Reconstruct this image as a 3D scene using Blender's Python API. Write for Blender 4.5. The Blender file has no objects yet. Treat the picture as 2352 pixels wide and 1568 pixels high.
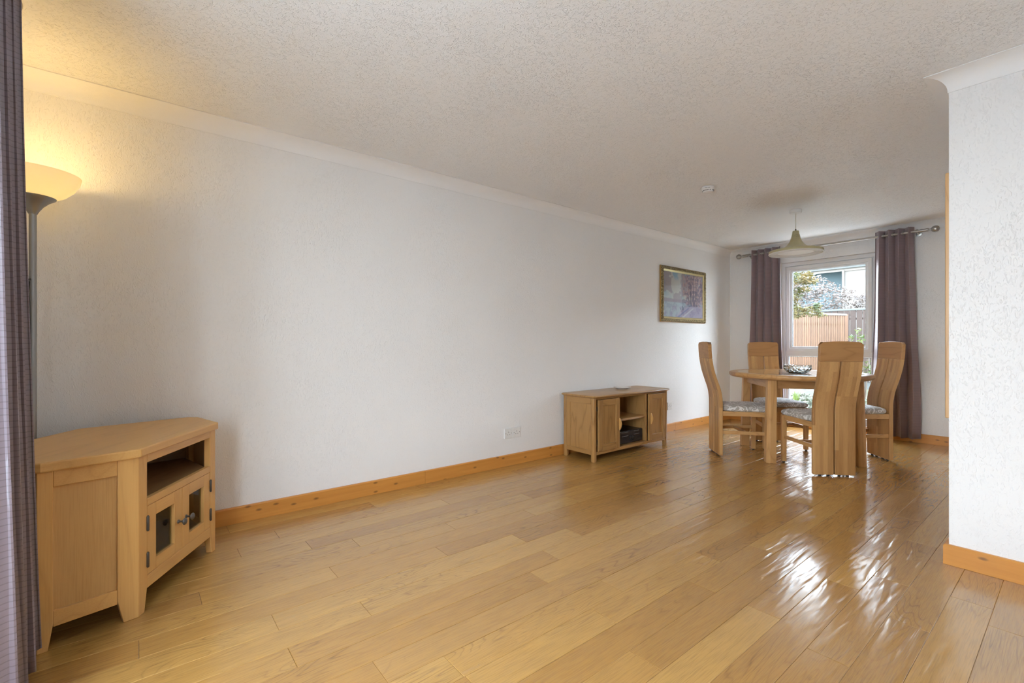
import bpy, bmesh, math, random
import numpy as np
from mathutils import Vector, Matrix

random.seed(7)
rng = np.random.default_rng(7)
R = math.radians
PI = math.pi
scene = bpy.context.scene
COL = scene.collection

# ------------------------------------------------------------------ camera, sky, sun, exposure
CX, HC, YAW, FPX = 3.0824, 1.0349, R(51.08), 1068.0
cam_d = bpy.data.cameras.new('camera')
cam = bpy.data.objects.new('camera', cam_d)
COL.objects.link(cam)
cam.location = (CX, 0, HC)
cam.rotation_euler = (R(90), 0, YAW)
cam_d.sensor_width = 36
cam_d.lens = 36 * FPX / 2352
cam_d.shift_y = 3.3 / 2352
cam_d.clip_start = 0.02
scene.camera = cam

SKY_STRENGTH = 24.0
SUN_STRENGTH = 10.0
EXPOSURE = 0.10
scene.view_settings.view_transform = 'Standard'
scene.view_settings.look = 'None'
scene.view_settings.gamma = 1
scene.view_settings.use_curve_mapping = False
scene.view_settings.exposure = EXPOSURE
scene.cycles.use_denoising = True
scene.cycles.denoiser = 'OPENIMAGEDENOISE'
scene.cycles.max_bounces = 10
scene.cycles.diffuse_bounces = 6
scene.cycles.glossy_bounces = 4
scene.cycles.transmission_bounces = 8
scene.cycles.transparent_max_bounces = 12
scene.cycles.sample_clamp_indirect = 6
scene.cycles.caustics_reflective = False
scene.cycles.caustics_refractive = False

world = bpy.data.worlds.new('sky')
scene.world = world
world.use_nodes = True
wn, wl = world.node_tree.nodes, world.node_tree.links
wn.clear()
w_out = wn.new('ShaderNodeOutputWorld')
w_bg = wn.new('ShaderNodeBackground')
w_tc = wn.new('ShaderNodeTexCoord')
w_sp = wn.new('ShaderNodeSeparateXYZ')
w_rm = wn.new('ShaderNodeValToRGB')
wl.new(w_tc.outputs['Generated'], w_sp.inputs[0])
wl.new(w_sp.outputs['Z'], w_rm.inputs[0])
w_rm.color_ramp.elements[0].color = (0.84, 0.925, 1.0, 1)
w_rm.color_ramp.elements[1].color = (0.58, 0.77, 1.0, 1)
wl.new(w_rm.outputs[0], w_bg.inputs['Color'])
w_bg.inputs['Strength'].default_value = SKY_STRENGTH
wl.new(w_bg.outputs[0], w_out.inputs[0])

sun_d = bpy.data.lights.new('sun', 'SUN')
sun = bpy.data.objects.new('sun', sun_d)
COL.objects.link(sun)
SUN_AZ, SUN_EL = R(-5), R(52)
sdir = Vector((math.cos(SUN_AZ) * math.cos(SUN_EL), math.sin(SUN_AZ) * math.cos(SUN_EL), math.sin(SUN_EL)))
sun.rotation_euler = sdir.to_track_quat('Z', 'Y').to_euler()
sun.location = sdir * 20
sun_d.energy = SUN_STRENGTH
sun_d.angle = R(0.6)
sun_d.color = (1, 0.96, 0.90)

def portal(name, loc, rot, sx, sy):
    d = bpy.data.lights.new(name, 'AREA')
    d.shape = 'RECTANGLE'
    d.size, d.size_y = sx, sy
    d.cycles.is_portal = True
    o = bpy.data.objects.new(name, d)
    COL.objects.link(o)
    o.location, o.rotation_euler = loc, rot
    return o
# front window opening (behind the camera) and garden window opening: sampling portals for the sky
FW = (1.66, 2.96, 0.22, 2.10)          # x0, x1, z0, z1 of the front window
BW = (0.644, 1.64, 0.10, 2.037)        # garden window
YF, YW = -0.52, 6.33                   # inner faces of front wall and garden wall
portal('front_window_portal', ((FW[0] + FW[1]) / 2, YF - .195, (FW[2] + FW[3]) / 2), (R(-90), 0, R(180)), FW[1] - FW[0], FW[3] - FW[2])
portal('garden_window_portal', ((BW[0] + BW[1]) / 2, YW + .14, (BW[2] + BW[3]) / 2), (R(90), 0, 0), BW[1] - BW[0], BW[3] - BW[2])

LAMP_W = 3.3

# ------------------------------------------------------------------ helpers
def obj(name, bm, mat, parent=None, smooth=False, bevel=0, seg=2, mats=None):
    me = bpy.data.meshes.new(name)
    if isinstance(bm, bmesh.types.BMesh):
        bmesh.ops.recalc_face_normals(bm, faces=bm.faces)
        bm.to_mesh(me)
        bm.free()
    else:
        v, f = bm
        me.from_pydata(v, [], f)
        me.update()
    if mats:
        for m in mats:
            me.materials.append(m)
    elif mat:
        me.materials.append(mat)
    if smooth:
        for p in me.polygons:
            p.use_smooth = True
        me.set_sharp_from_angle(angle=R(38))
    o = bpy.data.objects.new(name, me)
    COL.objects.link(o)
    if parent is not None:
        o.parent = parent
    if bevel:
        b = o.modifiers.new('bevel', 'BEVEL')
        b.width, b.segments, b.limit_method, b.angle_limit = bevel, seg, 'ANGLE', R(40)
        b.harden_normals = False
    return o

def thing(name, label, cat, loc=(0, 0, 0), rotz=0, group=None):
    o = bpy.data.objects.new(name, None)
    COL.objects.link(o)
    o.empty_display_size = 0.1
    o.location = loc
    o.rotation_euler = (0, 0, rotz)
    o['label'], o['category'] = label, cat
    if group:
        o['group'] = group
    return o

def tag(o, label, cat, group=None):
    o['label'], o['category'] = label, cat
    if group:
        o['group'] = group
    return o

def struct(name, bm, mat, parent=None, **k):
    o = obj(name, bm, mat, parent, **k)
    if parent is None:
        o['kind'] = 'structure'
    return o

def box(bm, x0, x1, y0, y1, z0, z1):
    vs = [bm.verts.new(p) for p in ((x0, y0, z0), (x1, y0, z0), (x1, y1, z0), (x0, y1, z0), (x0, y0, z1), (x1, y0, z1), (x1, y1, z1), (x0, y1, z1))]
    for f in ((3, 2, 1, 0), (4, 5, 6, 7), (0, 1, 5, 4), (1, 2, 6, 5), (2, 3, 7, 6), (3, 0, 4, 7)):
        bm.faces.new([vs[i] for i in f])
    return bm

def B(*a):
    bm = bmesh.new()
    if a and not isinstance(a[0], (tuple, list)):
        a = [a]
    for q in a:
        box(bm, *q)
    return bm

def prism(bm, poly, z0, z1, poly2=None):
    """vertical prism from polygon at z0 to polygon (poly2) at z1"""
    p2 = poly2 or poly
    a = [bm.verts.new((x, y, z0)) for x, y in poly]
    b = [bm.verts.new((x, y, z1)) for x, y in p2]
    n = len(poly)
    bm.faces.new(a[::-1])
    bm.faces.new(b)
    for i in range(n):
        bm.faces.new((a[i], a[(i + 1) % n], b[(i + 1) % n], b[i]))
    return bm

def sections(bm, rings, caps=True):
    """loft closed rings of equal count"""
    V = [[bm.verts.new(p) for p in r] for r in rings]
    n = len(V[0])
    for a, b in zip(V, V[1:]):
        for i in range(n):
            bm.faces.new((a[i], a[(i + 1) % n], b[(i + 1) % n], b[i]))
    if caps:
        bm.faces.new(V[0][::-1])
        bm.faces.new(V[-1])
    return bm

def lathe(bm, prof, seg=32, c=(0, 0, 0), a0=0, a1=2 * PI, axis='z'):
    full = abs(a1 - a0 - 2 * PI) < 1e-6
    n = seg if full else seg + 1
    cols = []
    for i in range(n):
        t = a0 + (a1 - a0) * i / seg
        col = []
        for r, z in prof:
            x, y = r * math.cos(t), r * math.sin(t)
            p = {'z': (x, y, z), 'y': (x, z, y), 'x': (z, x, y)}[axis]
            col.append(bm.verts.new((p[0] + c[0], p[1] + c[1], p[2] + c[2])))
        cols.append(col)
    m = len(prof)
    for i in range(seg):
        a, b = cols[i], cols[(i + 1) % n]
        for j in range(m - 1):
            bm.faces.new((a[j], b[j], b[j + 1], a[j + 1]))
    if not full:
        bm.faces.new(cols[0]); bm.faces.new(cols[-1][::-1])
    bmesh.ops.remove_doubles(bm, verts=bm.verts, dist=1e-6)
    return bm

def tube(bm, pts, r, seg=8):
    pts = [Vector(p) for p in pts]
    rings = []
    for i, p in enumerate(pts):
        d = (pts[min(i + 1, len(pts) - 1)] - pts[max(i - 1, 0)]).normalized()
        up = Vector((0, 0, 1)) if abs(d.z) < .9 else Vector((1, 0, 0))
        u = d.cross(up).normalized(); v = d.cross(u).normalized()
        rr = r[i] if isinstance(r, (list, tuple)) else r
        rings.append([p + u * rr * math.cos(2 * PI * k / seg) + v * rr * math.sin(2 * PI * k / seg) for k in range(seg)])
    return sections(bm, rings)

def bar(bm, p0, p1, w, h):
    """rectangular bar between two points, w horizontal, h vertical"""
    p0, p1 = Vector(p0), Vector(p1)
    d = (p1 - p0).normalized()
    s = d.cross(Vector((0, 0, 1))).normalized() * w / 2
    u = s.cross(d).normalized() * h / 2
    return sections(bm, [[p + s + u, p - s + u, p - s - u, p + s - u] for p in (p0, p1)])

def extr_x(bm, poly, x0, x1):
    """polygon in (y,z) extruded along x"""
    return sections(bm, [[(x0, y, z) for y, z in poly], [(x1, y, z) for y, z in poly]])

def extr_y(bm, poly, y0, y1):
    return sections(bm, [[(x, y0, z) for x, z in poly], [(x, y1, z) for x, z in poly]])

def rrect(x0, x1, y0, y1, r, n=5):
    out = []
    for cx, cy, a in ((x1 - r, y1 - r, 0), (x0 + r, y1 - r, 90), (x0 + r, y0 + r, 180), (x1 - r, y0 + r, 270)):
        for i in range(n + 1):
            t = R(a + 90 * i / n)
            out.append((cx + r * math.cos(t), cy + r * math.sin(t)))
    return out

# ------------------------------------------------------------------ materials
def new_mat(name):
    m = bpy.data.materials.new(name)
    m.use_nodes = True
    nt = m.node_tree
    return m, nt, nt.nodes['Principled BSDF'], nt.nodes, nt.links

def setp(bs, **k):
    for n, v in k.items():
        n = n.replace('_', ' ')
        if n in bs.inputs:
            bs.inputs[n].default_value = v

def plain(name, col, rough=.5, metal=0, spec=.5, coat=0, emit=None, estr=0, sheen=0):
    m, nt, bs, N, L = new_mat(name)
    setp(bs, Base_Color=(*col, 1), Roughness=rough, Metallic=metal, Coat_Weight=coat, Sheen_Weight=sheen)
    bs.inputs['Specular IOR Level'].default_value = spec
    if emit:
        bs.inputs['Emission Color'].default_value = (*emit, 1)
        bs.inputs['Emission Strength'].default_value = estr
    return m

def nd(N, t, **k):
    n = N.new(t)
    for a, v in k.items():
        setattr(n, a, v)
    return n

def ramp(N, stops):
    r = N.new('ShaderNodeValToRGB')
    e = r.color_ramp.elements
    while len(e) < len(stops):
        e.new(.5)
    for i, (p, c) in enumerate(stops):
        e[i].position = p
        e[i].color = (*c, 1) if len(c) == 3 else c
    return r

def math_n(N, L, op, a, b=None, c=None):
    n = N.new('ShaderNodeMath')
    n.operation = op
    for i, v in enumerate((a, b, c)):
        if v is None:
            continue
        if isinstance(v, (int, float)):
            n.inputs[i].default_value = v
        else:
            L.new(v, n.inputs[i])
    return n.outputs[0]

def mixc(N, L, fac, a, b, mode='MIX'):
    n = N.new('ShaderNodeMix')
    n.data_type = 'RGBA'
    n.blend_type = mode
    for s, v in ((n.inputs['Factor'], fac), (n.inputs[6], a), (n.inputs[7], b)):
        if isinstance(v, (int, float)):
            s.default_value = v
        elif isinstance(v, tuple):
            s.default_value = (*v, 1) if len(v) == 3 else v
        else:
            L.new(v, s)
    return n.outputs[2]

def coords(N, L, jitter=True, world=False):
    tc = N.new('ShaderNodeTexCoord')
    if world:
        g = N.new('ShaderNodeNewGeometry')
        return g.outputs['Position']
    if not jitter:
        return tc.outputs['Object']
    oi = N.new('ShaderNodeObjectInfo')
    a = N.new('ShaderNodeVectorMath'); a.operation = 'SCALE'
    a.inputs[0].default_value = (31.7, 57.3, 43.1)
    L.new(oi.outputs['Random'], a.inputs['Scale'])
    b = N.new('ShaderNodeVectorMath'); b.operation = 'ADD'
    L.new(tc.outputs['Object'], b.inputs[0]); L.new(a.outputs[0], b.inputs[1])
    return b.outputs[0]

def vscale(N, L, v, s):
    n = N.new('ShaderNodeVectorMath'); n.operation = 'MULTIPLY'
    L.new(v, n.inputs[0]); n.inputs[1].default_value = s
    return n.outputs[0]

def noise(N, L, v, scale, detail=2, rough=.5, dist=0):
    n = N.new('ShaderNodeTexNoise')
    L.new(v, n.inputs['Vector'])
    n.inputs['Scale'].default_value = scale
    n.inputs['Detail'].default_value = detail
    n.inputs['Roughness'].default_value = rough
    n.inputs['Distortion'].default_value = dist
    return n.outputs['Fac']

def bump(N, L, h, strength, dist, bs, prev=None):
    b = N.new('ShaderNodeBump')
    b.inputs['Strength'].default_value = strength
    b.inputs['Distance'].default_value = dist
    L.new(h, b.inputs['Height'])
    if prev is not None:
        L.new(prev, b.inputs['Normal'])
    L.new(b.outputs[0], bs.inputs['Normal'])
    return b.outputs[0]

def axis_scale(axis, along, across):
    return tuple(along if a == axis else across for a in 'xyz')

def wood(name, light, dark, axis='z', rough=.42, rings=9, ringamt=.55, scale=5.5, tint=.12, coat=0, pores=.5, spec=.4, bumps=.25):
    m, nt, bs, N, L = new_mat(name)
    v = coords(N, L)
    n1 = noise(N, L, vscale(N, L, v, axis_scale(axis, .16, 1)), scale, 2, .5, .25)
    k = math_n(N, L, 'MULTIPLY', n1, rings)
    f = math_n(N, L, 'PINGPONG', k, .5)
    r = ramp(N, [(0, (1, 1, 1)), (.10, (.55, .55, .55)), (.35, (.1, .1, .1)), (1, (0, 0, 0))])
    L.new(math_n(N, L, 'MULTIPLY', f, 2.0), r.inputs[0])
    p = noise(N, L, vscale(N, L, v, axis_scale(axis, .03, 1)), 260, 2, .6)
    pr = ramp(N, [(.42, (0, 0, 0)), (.68, (1, 1, 1))])
    L.new(p, pr.inputs[0])
    big = noise(N, L, vscale(N, L, v, axis_scale(axis, .25, 1)), 9, 3, .55)
    fac = math_n(N, L, 'ADD', math_n(N, L, 'MULTIPLY', r.outputs[0], ringamt), math_n(N, L, 'MULTIPLY', pr.outputs[0], pores * .35))
    fac = math_n(N, L, 'ADD', fac, math_n(N, L, 'MULTIPLY', math_n(N, L, 'SUBTRACT', big, .5), .7))
    fc = nd(N, 'ShaderNodeClamp'); L.new(fac, fc.inputs[0])
    c = mixc(N, L, fc.outputs[0], light, dark)
    oi = N.new('ShaderNodeObjectInfo')
    hv = N.new('ShaderNodeHueSaturation')
    L.new(c, hv.inputs['Color'])
    L.new(math_n(N, L, 'ADD', 1 - tint, math_n(N, L, 'MULTIPLY', oi.outputs['Random'], 2 * tint)), hv.inputs['Value'])
    L.new(hv.outputs[0], bs.inputs['Base Color'])
    setp(bs, Roughness=rough, Coat_Weight=coat, Coat_Roughness=.15)
    bs.inputs['Specular IOR Level'].default_value = spec
    bump(N, L, math_n(N, L, 'MULTIPLY', fc.outputs[0], -1), bumps, .0006, bs)
    return m

def laminated(name, light, dark, alongz=True, w=.030, length=.42, rough=.4):
    """solid stave oak: strips of alternating tone glued side by side"""
    m, nt, bs, N, L = new_mat(name)
    v = coords(N, L)
    sp = N.new('ShaderNodeSeparateXYZ'); L.new(v, sp.inputs[0])
    cb = N.new('ShaderNodeCombineXYZ')
    L.new(sp.outputs['Z' if alongz else 'X'], cb.inputs[0])
    L.new(sp.outputs['X' if alongz else 'Y'], cb.inputs[1])
    br = N.new('ShaderNodeTexBrick')
    L.new(cb.outputs[0], br.inputs['Vector'])
    br.inputs['Scale'].default_value = 1
    br.inputs['Mortar Size'].default_value = 0
    br.inputs['Brick Width'].default_value = length
    br.inputs['Row Height'].default_value = w
    br.inputs['Bias'].default_value = 0
    br.offset = .37
    br.inputs['Color1'].default_value = (1, 1, 1, 1)
    br.inputs['Color2'].default_value = (0, 0, 0, 1)
    ax = 'z' if alongz else 'x'
    off = N.new('ShaderNodeVectorMath'); off.operation = 'ADD'
    L.new(v, off.inputs[0])
    sc = N.new('ShaderNodeVectorMath'); sc.operation = 'SCALE'; sc.inputs['Scale'].default_value = 9.0
    L.new(br.outputs['Color'], sc.inputs[0]); L.new(sc.outputs[0], off.inputs[1])
    g = noise(N, L, vscale(N, L, off.outputs[0], axis_scale(ax, .12, 1)), 14, 3, .55, .3)
    p = noise(N, L, vscale(N, L, off.outputs[0], axis_scale(ax, .03, 1)), 300, 2, .6)
    pr = ramp(N, [(.45, (0, 0, 0)), (.7, (1, 1, 1))]); L.new(p, pr.inputs[0])
    f = math_n(N, L, 'ADD', math_n(N, L, 'MULTIPLY', br.outputs['Color'], .58), math_n(N, L, 'MULTIPLY', math_n(N, L, 'SUBTRACT', g, .35), 1.0))
    f = math_n(N, L, 'ADD', f, math_n(N, L, 'MULTIPLY', pr.outputs[0], .18))
    fc = nd(N, 'ShaderNodeClamp'); L.new(f, fc.inputs[0])
    L.new(mixc(N, L, fc.outputs[0], light, dark), bs.inputs['Base Color'])
    setp(bs, Roughness=rough)
    bs.inputs['Specular IOR Level'].default_value = .42
    return m

def pine(name, axis):
    m, nt, bs, N, L = new_mat(name)
    v = coords(N, L)
    g = noise(N, L, vscale(N, L, v, axis_scale(axis, .06, 1)), 38, 3, .55, .35)
    c = mixc(N, L, g, (.66, .30, .065), (.48, .185, .034))
    vo = N.new('ShaderNodeTexVoronoi')
    vo.voronoi_dimensions = '2D'
    sp = N.new('ShaderNodeSeparateXYZ'); L.new(v, sp.inputs[0])
    cb = N.new('ShaderNodeCombineXYZ')
    L.new(math_n(N, L, 'MULTIPLY', sp.outputs['XYZ'.index(axis.upper())], .45), cb.inputs[0]); L.new(sp.outputs['Z'], cb.inputs[1])
    L.new(cb.outputs[0], vo.inputs['Vector'])
    vo.inputs['Scale'].default_value = 11
    kn = ramp(N, [(0, (1, 1, 1)), (.05, (.75, .75, .75)), (.10, (0, 0, 0))])
    L.new(vo.outputs['Distance'], kn.inputs[0])
    c = mixc(N, L, math_n(N, L, 'MULTIPLY', kn.outputs[0], .8), c, (.12, .045, .015))
    L.new(c, bs.inputs['Base Color'])
    setp(bs, Roughness=.36)
    bump(N, L, g, .2, .001, bs)
    return m

def plaster(name, col, rough, sc, strength, dist, stretch=(1, 1, 1), ridge=True, spec=.4):
    m, nt, bs, N, L = new_mat(name)
    v = coords(N, L, world=True)
    vs = vscale(N, L, v, stretch)
    a = noise(N, L, vs, sc, 2, .55, 1.2)
    patch = noise(N, L, v, 1.7, 2, .5, .5)
    k = math_n(N, L, 'PINGPONG', math_n(N, L, 'MULTIPLY', a, 3.0), .5)
    rr = ramp(N, [(0, (1, 1, 1)), (.30, (.25, .25, .25)), (.6, (0, 0, 0))])
    L.new(math_n(N, L, 'MULTIPLY', k, 2.0), rr.inputs[0])
    b = noise(N, L, vs, sc * 3.1, 3, .6)
    h = math_n(N, L, 'ADD', math_n(N, L, 'MULTIPLY', rr.outputs[0], .75), math_n(N, L, 'MULTIPLY', b, .6))
    pr = ramp(N, [(.3, (.35, .35, .35)), (.7, (1, 1, 1))]); L.new(patch, pr.inputs[0])
    h = math_n(N, L, 'MULTIPLY', h, pr.outputs[0])
    bump(N, L, h, strength, dist, bs)
    setp(bs, Base_Color=(*col, 1), Roughness=rough)
    bs.inputs['Specular IOR Level'].default_value = spec
    return m

M = {}
M['wall'] = plaster('wall_paint', (.865, .86, .855), .5, 70, .55, .004, (1, 1, .45))
M['ceiling'] = plaster('ceiling_artex', (.885, .882, .878), .5, 58, .75, .005)
M['coving'] = plaster('coving_paint', (.885, .882, .878), .5, 45, .2, .002)
M['white_plastic'] = plain('white_plastic', (.80, .79, .77), .3)
M['upvc'] = plain('white_upvc', (.80, .80, .80), .28)
M['black'] = plain('black_plastic', (.012, .012, .014), .32)
M['rubber'] = plain('dark_rubber', (.03, .028, .026), .6)
M['slot'] = plain('dark_slot', (.04, .035, .03), .7)
M['steel'] = plain('brushed_steel', (.42, .40, .37), .33, 1)
M['grey_metal'] = plain('satin_grey_metal', (.34, .34, .33), .38, .85)
M['pewter'] = plain('pewter_knob', (.16, .155, .15), .38, .9)
M['hinge'] = plain('dark_hinge', (.10, .085, .07), .45, .8)
M['gold'] = None
OAK_L, OAK_D = (.64, .355, .115), (.44, .215, .06)
M['oak_z'] = wood('light_oak_upright', OAK_L, OAK_D, 'z', .42, tint=.05, rings=6, ringamt=.28)
M['oak_x'] = wood('light_oak_lengthwise', OAK_L, OAK_D, 'x', .38, tint=.05, rings=6, ringamt=.28)
M['oak_panel'] = wood('light_oak_panel', (.57, .325, .115), (.42, .215, .066), 'z', .45, rings=3, ringamt=.15, tint=.03, pores=1.1)
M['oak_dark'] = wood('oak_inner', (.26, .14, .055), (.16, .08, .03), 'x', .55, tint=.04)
WAX_L, WAX_D = (.40, .215, .072), (.20, .095, .028)
M['wax_z'] = wood('waxed_oak_upright', WAX_L, WAX_D, 'z', .34, tint=.06, coat=.15)
M['wax_y'] = wood('waxed_oak_lengthwise', WAX_L, WAX_D, 'y', .3, tint=.06, coat=.25)
M['wax_x'] = wood('waxed_oak_crosswise', WAX_L, WAX_D, 'x', .34, tint=.06, coat=.15)
CH_L, CH_D = (.57, .32, .125), (.37, .185, .062)
M['ch_z'] = wood('dining_oak_upright', CH_L, CH_D, 'z', .38, tint=.06)
M['ch_x'] = wood('dining_oak_cross', (.45, .23, .085), (.30, .14, .045), 'x', .38, tint=.06)
M['ch_y'] = wood('dining_oak_depth', CH_L, CH_D, 'y', .38, tint=.06)
M['stave'] = laminated('dining_oak_staves', (.63, .365, .145), (.36, .175, .058))
M['top'] = laminated('table_top_staves', (.55, .32, .14), (.36, .19, .07), False, .07, .5, .17)
M['pine_y'] = pine('varnished_pine_lengthwise', 'y')
M['pine_x'] = pine('varnished_pine_crosswise', 'x')

# floor boards: brushed oak with hand-scraped waves
def floor_mat():
    m, nt, bs, N, L = new_mat('scraped_oak_floor')
    v = coords(N, L)
    n1 = noise(N, L, vscale(N, L, v, (1, .13, 1)), 7.5, 2, .5, .35)
    f = math_n(N, L, 'PINGPONG', math_n(N, L, 'MULTIPLY', n1, 26), .5)
    r = ramp(N, [(0, (1, 1, 1)), (.12, (.5, .5, .5)), (.32, (.08, .08, .08)), (1, (0, 0, 0))])
    L.new(math_n(N, L, 'MULTIPLY', f, 2.0), r.inputs[0])
    mask = noise(N, L, vscale(N, L, v, (1, .3, 1)), 4, 1)
    mr = ramp(N, [(.46, (.04, .04, .04)), (.64, (1, 1, 1))]); L.new(mask, mr.inputs[0])
    p = noise(N, L, vscale(N, L, v, (1, .035, 1)), 330, 2, .6)
    pr = ramp(N, [(.42, (0, 0, 0)), (.70, (1, 1, 1))]); L.new(p, pr.inputs[0])
    big = noise(N, L, vscale(N, L, v, (1, .2, 1)), 10, 3, .6)
    fac = math_n(N, L, 'ADD', math_n(N, L, 'MULTIPLY', math_n(N, L, 'MULTIPLY', r.outputs[0], mr.outputs[0]), .44), math_n(N, L, 'MULTIPLY', pr.outputs[0], .30))
    fac = math_n(N, L, 'ADD', fac, math_n(N, L, 'MULTIPLY', math_n(N, L, 'SUBTRACT', big, .48), .40))
    fc = nd(N, 'ShaderNodeClamp'); L.new(fac, fc.inputs[0])
    oi = N.new('ShaderNodeObjectInfo')
    tone = ramp(N, [(0, (.39, .190, .046)), (.4, (.465, .240, .062)), (.8, (.50, .268, .072)), (1, (.42, .215, .060))])
    L.new(oi.outputs['Random'], tone.inputs[0])
    c = mixc(N, L, fc.outputs[0], tone.outputs[0], (.13, .062, .022))
    L.new(c, bs.inputs['Base Color'])
    setp(bs, Coat_Weight=.45, Coat_Roughness=.15)
    bs.inputs['Specular IOR Level'].default_value = .7
    rr = noise(N, L, vscale(N, L, v, (1, .4, 1)), 12, 2)
    L.new(math_n(N, L, 'ADD', .16, math_n(N, L, 'MULTIPLY', rr, .12)), bs.inputs['Roughness'])
    wv = noise(N, L, vscale(N, L, v, (1, .16, 1)), 30, 1, .4, .5)
    b1 = bump(N, L, wv, .7, .0036, bs)
    L.new(b1, bs.inputs['Coat Normal'])
    bump(N, L, math_n(N, L, 'MULTIPLY', fc.outputs[0], -1), .25, .0006, bs, b1)
    return m
M['floor'] = floor_mat()

def fabric(name, col, col2, rough=.55, trans=.15, rib=115, sheen=.4, satin=0):
    m, nt, bs, N, L = new_mat(name)
    v = coords(N, L, jitter=False)
    sp = N.new('ShaderNodeSeparateXYZ'); L.new(v, sp.inputs[0])
    w = math_n(N, L, 'PINGPONG', math_n(N, L, 'MULTIPLY', sp.outputs['Z'], rib), .5)
    w2 = ramp(N, [(0, (1, 1, 1)), (.26, (0, 0, 0)), (1, (0, 0, 0))])
    L.new(math_n(N, L, 'MULTIPLY', w, 2.0), w2.inputs[0])
    cr = noise(N, L, v, 9, 3, .6, .8)
    c = mixc(N, L, math_n(N, L, 'MULTIPLY', w2.outputs[0], .8), col, col2)
    L.new(c, bs.inputs['Base Color'])
    setp(bs, Roughness=rough, Sheen_Weight=sheen, Sheen_Roughness=.4)
    bs.inputs['Specular IOR Level'].default_value = .5 + satin
    b1 = bump(N, L, cr, .25, .006, bs)
    bump(N, L, w, .4, .0012, bs, b1)
    tr = N.new('ShaderNodeBsdfTranslucent')
    tr.inputs['Color'].default_value = (*[x * .9 for x in col], 1)
    mx = N.new('ShaderNodeMixShader')
    mx.inputs[0].default_value = trans
    L.new(bs.outputs[0], mx.inputs[1]); L.new(tr.outputs[0], mx.inputs[2])
    L.new(mx.outputs[0], N['Material Output'].inputs[0])
    return m
M['curtain'] = fabric('ribbed_mauve_brown_fabric', (.29, .205, .21), (.17, .118, .12), .5, .10, 62, .3)
M['curtain_near'] = fabric('ribbed_mauve_satin', (.25, .195, .22), (.135, .10, .115), .32, .10, 60, .3, .25)

def damask():
    m, nt, bs, N, L = new_mat('damask_seat_fabric')
    v = coords(N, L)
    a = noise(N, L, v, 9, 1, .5, 2.2)
    f = math_n(N, L, 'PINGPONG', math_n(N, L, 'MULTIPLY', a, 4.2), .5)
    r = ramp(N, [(0, (1, 1, 1)), (.30, (1, 1, 1)), (.40, (0, 0, 0)), (1, (0, 0, 0))])
    L.new(math_n(N, L, 'MULTIPLY', f, 2.0), r.inputs[0])
    fine = noise(N, L, v, 420, 2)
    c = mixc(N, L, r.outputs[0], (.42, .385, .34), (.82, .80, .77))
    c = mixc(N, L, math_n(N, L, 'MULTIPLY', fine, .25), c, (.2, .18, .16))
    L.new(c, bs.inputs['Base Color'])
    setp(bs, Roughness=.6, Sheen_Weight=.25)
    return m
M['damask'] = damask()

def window_glass(name, tint=(1, 1, 1)):
    m = bpy.data.materials.new(name); m.use_nodes = True
    N, L = m.node_tree.nodes, m.node_tree.links
    N.clear()
    o = N.new('ShaderNodeOutputMaterial')
    t = N.new('ShaderNodeBsdfTransparent'); t.inputs[0].default_value = (*tint, 1)
    g = N.new('ShaderNodeBsdfGlossy'); g.inputs['Roughness'].default_value = .0
    fr = N.new('ShaderNodeFresnel'); fr.inputs[0].default_value = 1.45
    mx = N.new('ShaderNodeMixShader')
    ge = N.new('ShaderNodeNewGeometry')
    fac = math_n(N, L, 'MULTIPLY', fr.outputs[0], math_n(N, L, 'SUBTRACT', 1.0, ge.outputs['Backfacing']))
    L.new(fac, mx.inputs[0]); L.new(t.outputs[0], mx.inputs[1]); L.new(g.outputs[0], mx.inputs[2])
    L.new(mx.outputs[0], o.inputs[0])
    return m
M['glass'] = window_glass('window_glass', (.97, .98, .98))
M['door_glass'] = window_glass('cabinet_door_glass', (.80, .82, .80))
def crystal():
    m = bpy.data.materials.new('cut_crystal'); m.use_nodes = True
    N, L = m.node_tree.nodes, m.node_tree.links
    N.clear()
    o = N.new('ShaderNodeOutputMaterial')
    g = N.new('ShaderNodeBsdfGlass'); g.inputs['IOR'].default_value = 1.52; g.inputs['Roughness'].default_value = .0
    g.inputs['Color'].default_value = (.96, .98, .98, 1)
    L.new(g.outputs[0], o.inputs[0])
    return m
M['crystal'] = crystal()

# ------------------------------------------------------------------ room shell
H = 2.286
XL = 0.0           # left wall
XD = 2.673         # dining side wall / partition corner
YP = 2.965         # partition face
XR = 4.35          # living room right wall
T = .28
struct('wall_left', B(-T, 0, YF - .19, YW + .13, -.15, H + .2), M['wall'])
# garden wall with window opening
def wall_with_hole(x0, x1, y0, y1, hx0, hx1, hz0, hz1):
    return B((x0, hx0, y0, y1, -.15, H + .2), (hx1, x1, y0, y1, -.15, H + .2), (hx0, hx1, y0, y1, -.15, hz0), (hx0, hx1, y0, y1, hz1, H + .2))
struct('wall_back', wall_with_hole(0, XD + .12, YW, YW + .13, BW[0], BW[1], BW[2], BW[3]), M['wall'])
struct('wall_front', wall_with_hole(0, XR + T, YF - .19, YF, FW[0], FW[1], FW[2], FW[3]), M['wall'])
struct('wall_partition', B(XD, XR, YP, YP + .12, 0, H), M['wall'])
struct('wall_right', B(XD, XD + .12, YP + .12, YW, 0, H), M['wall'])
struct('wall_side', B(XR, XR + T, YF, YP + .12, -.15, H + .2), M['wall'])
struct('ceiling', B((0, XR, YF, YP + .12, H, H + .2), (0, XD + .12, YP + .12, YW, H, H + .2)), M['ceiling'])
M['render'] = plain('house_render', (.55, .53, .50), .8)
struct('wall_upper', B(-T, XR + T, YF - .19, YW + .13, H + .2, H + 2.9), M['render'])  # unseen upper storey, put in to hold sky light off the garden

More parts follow.
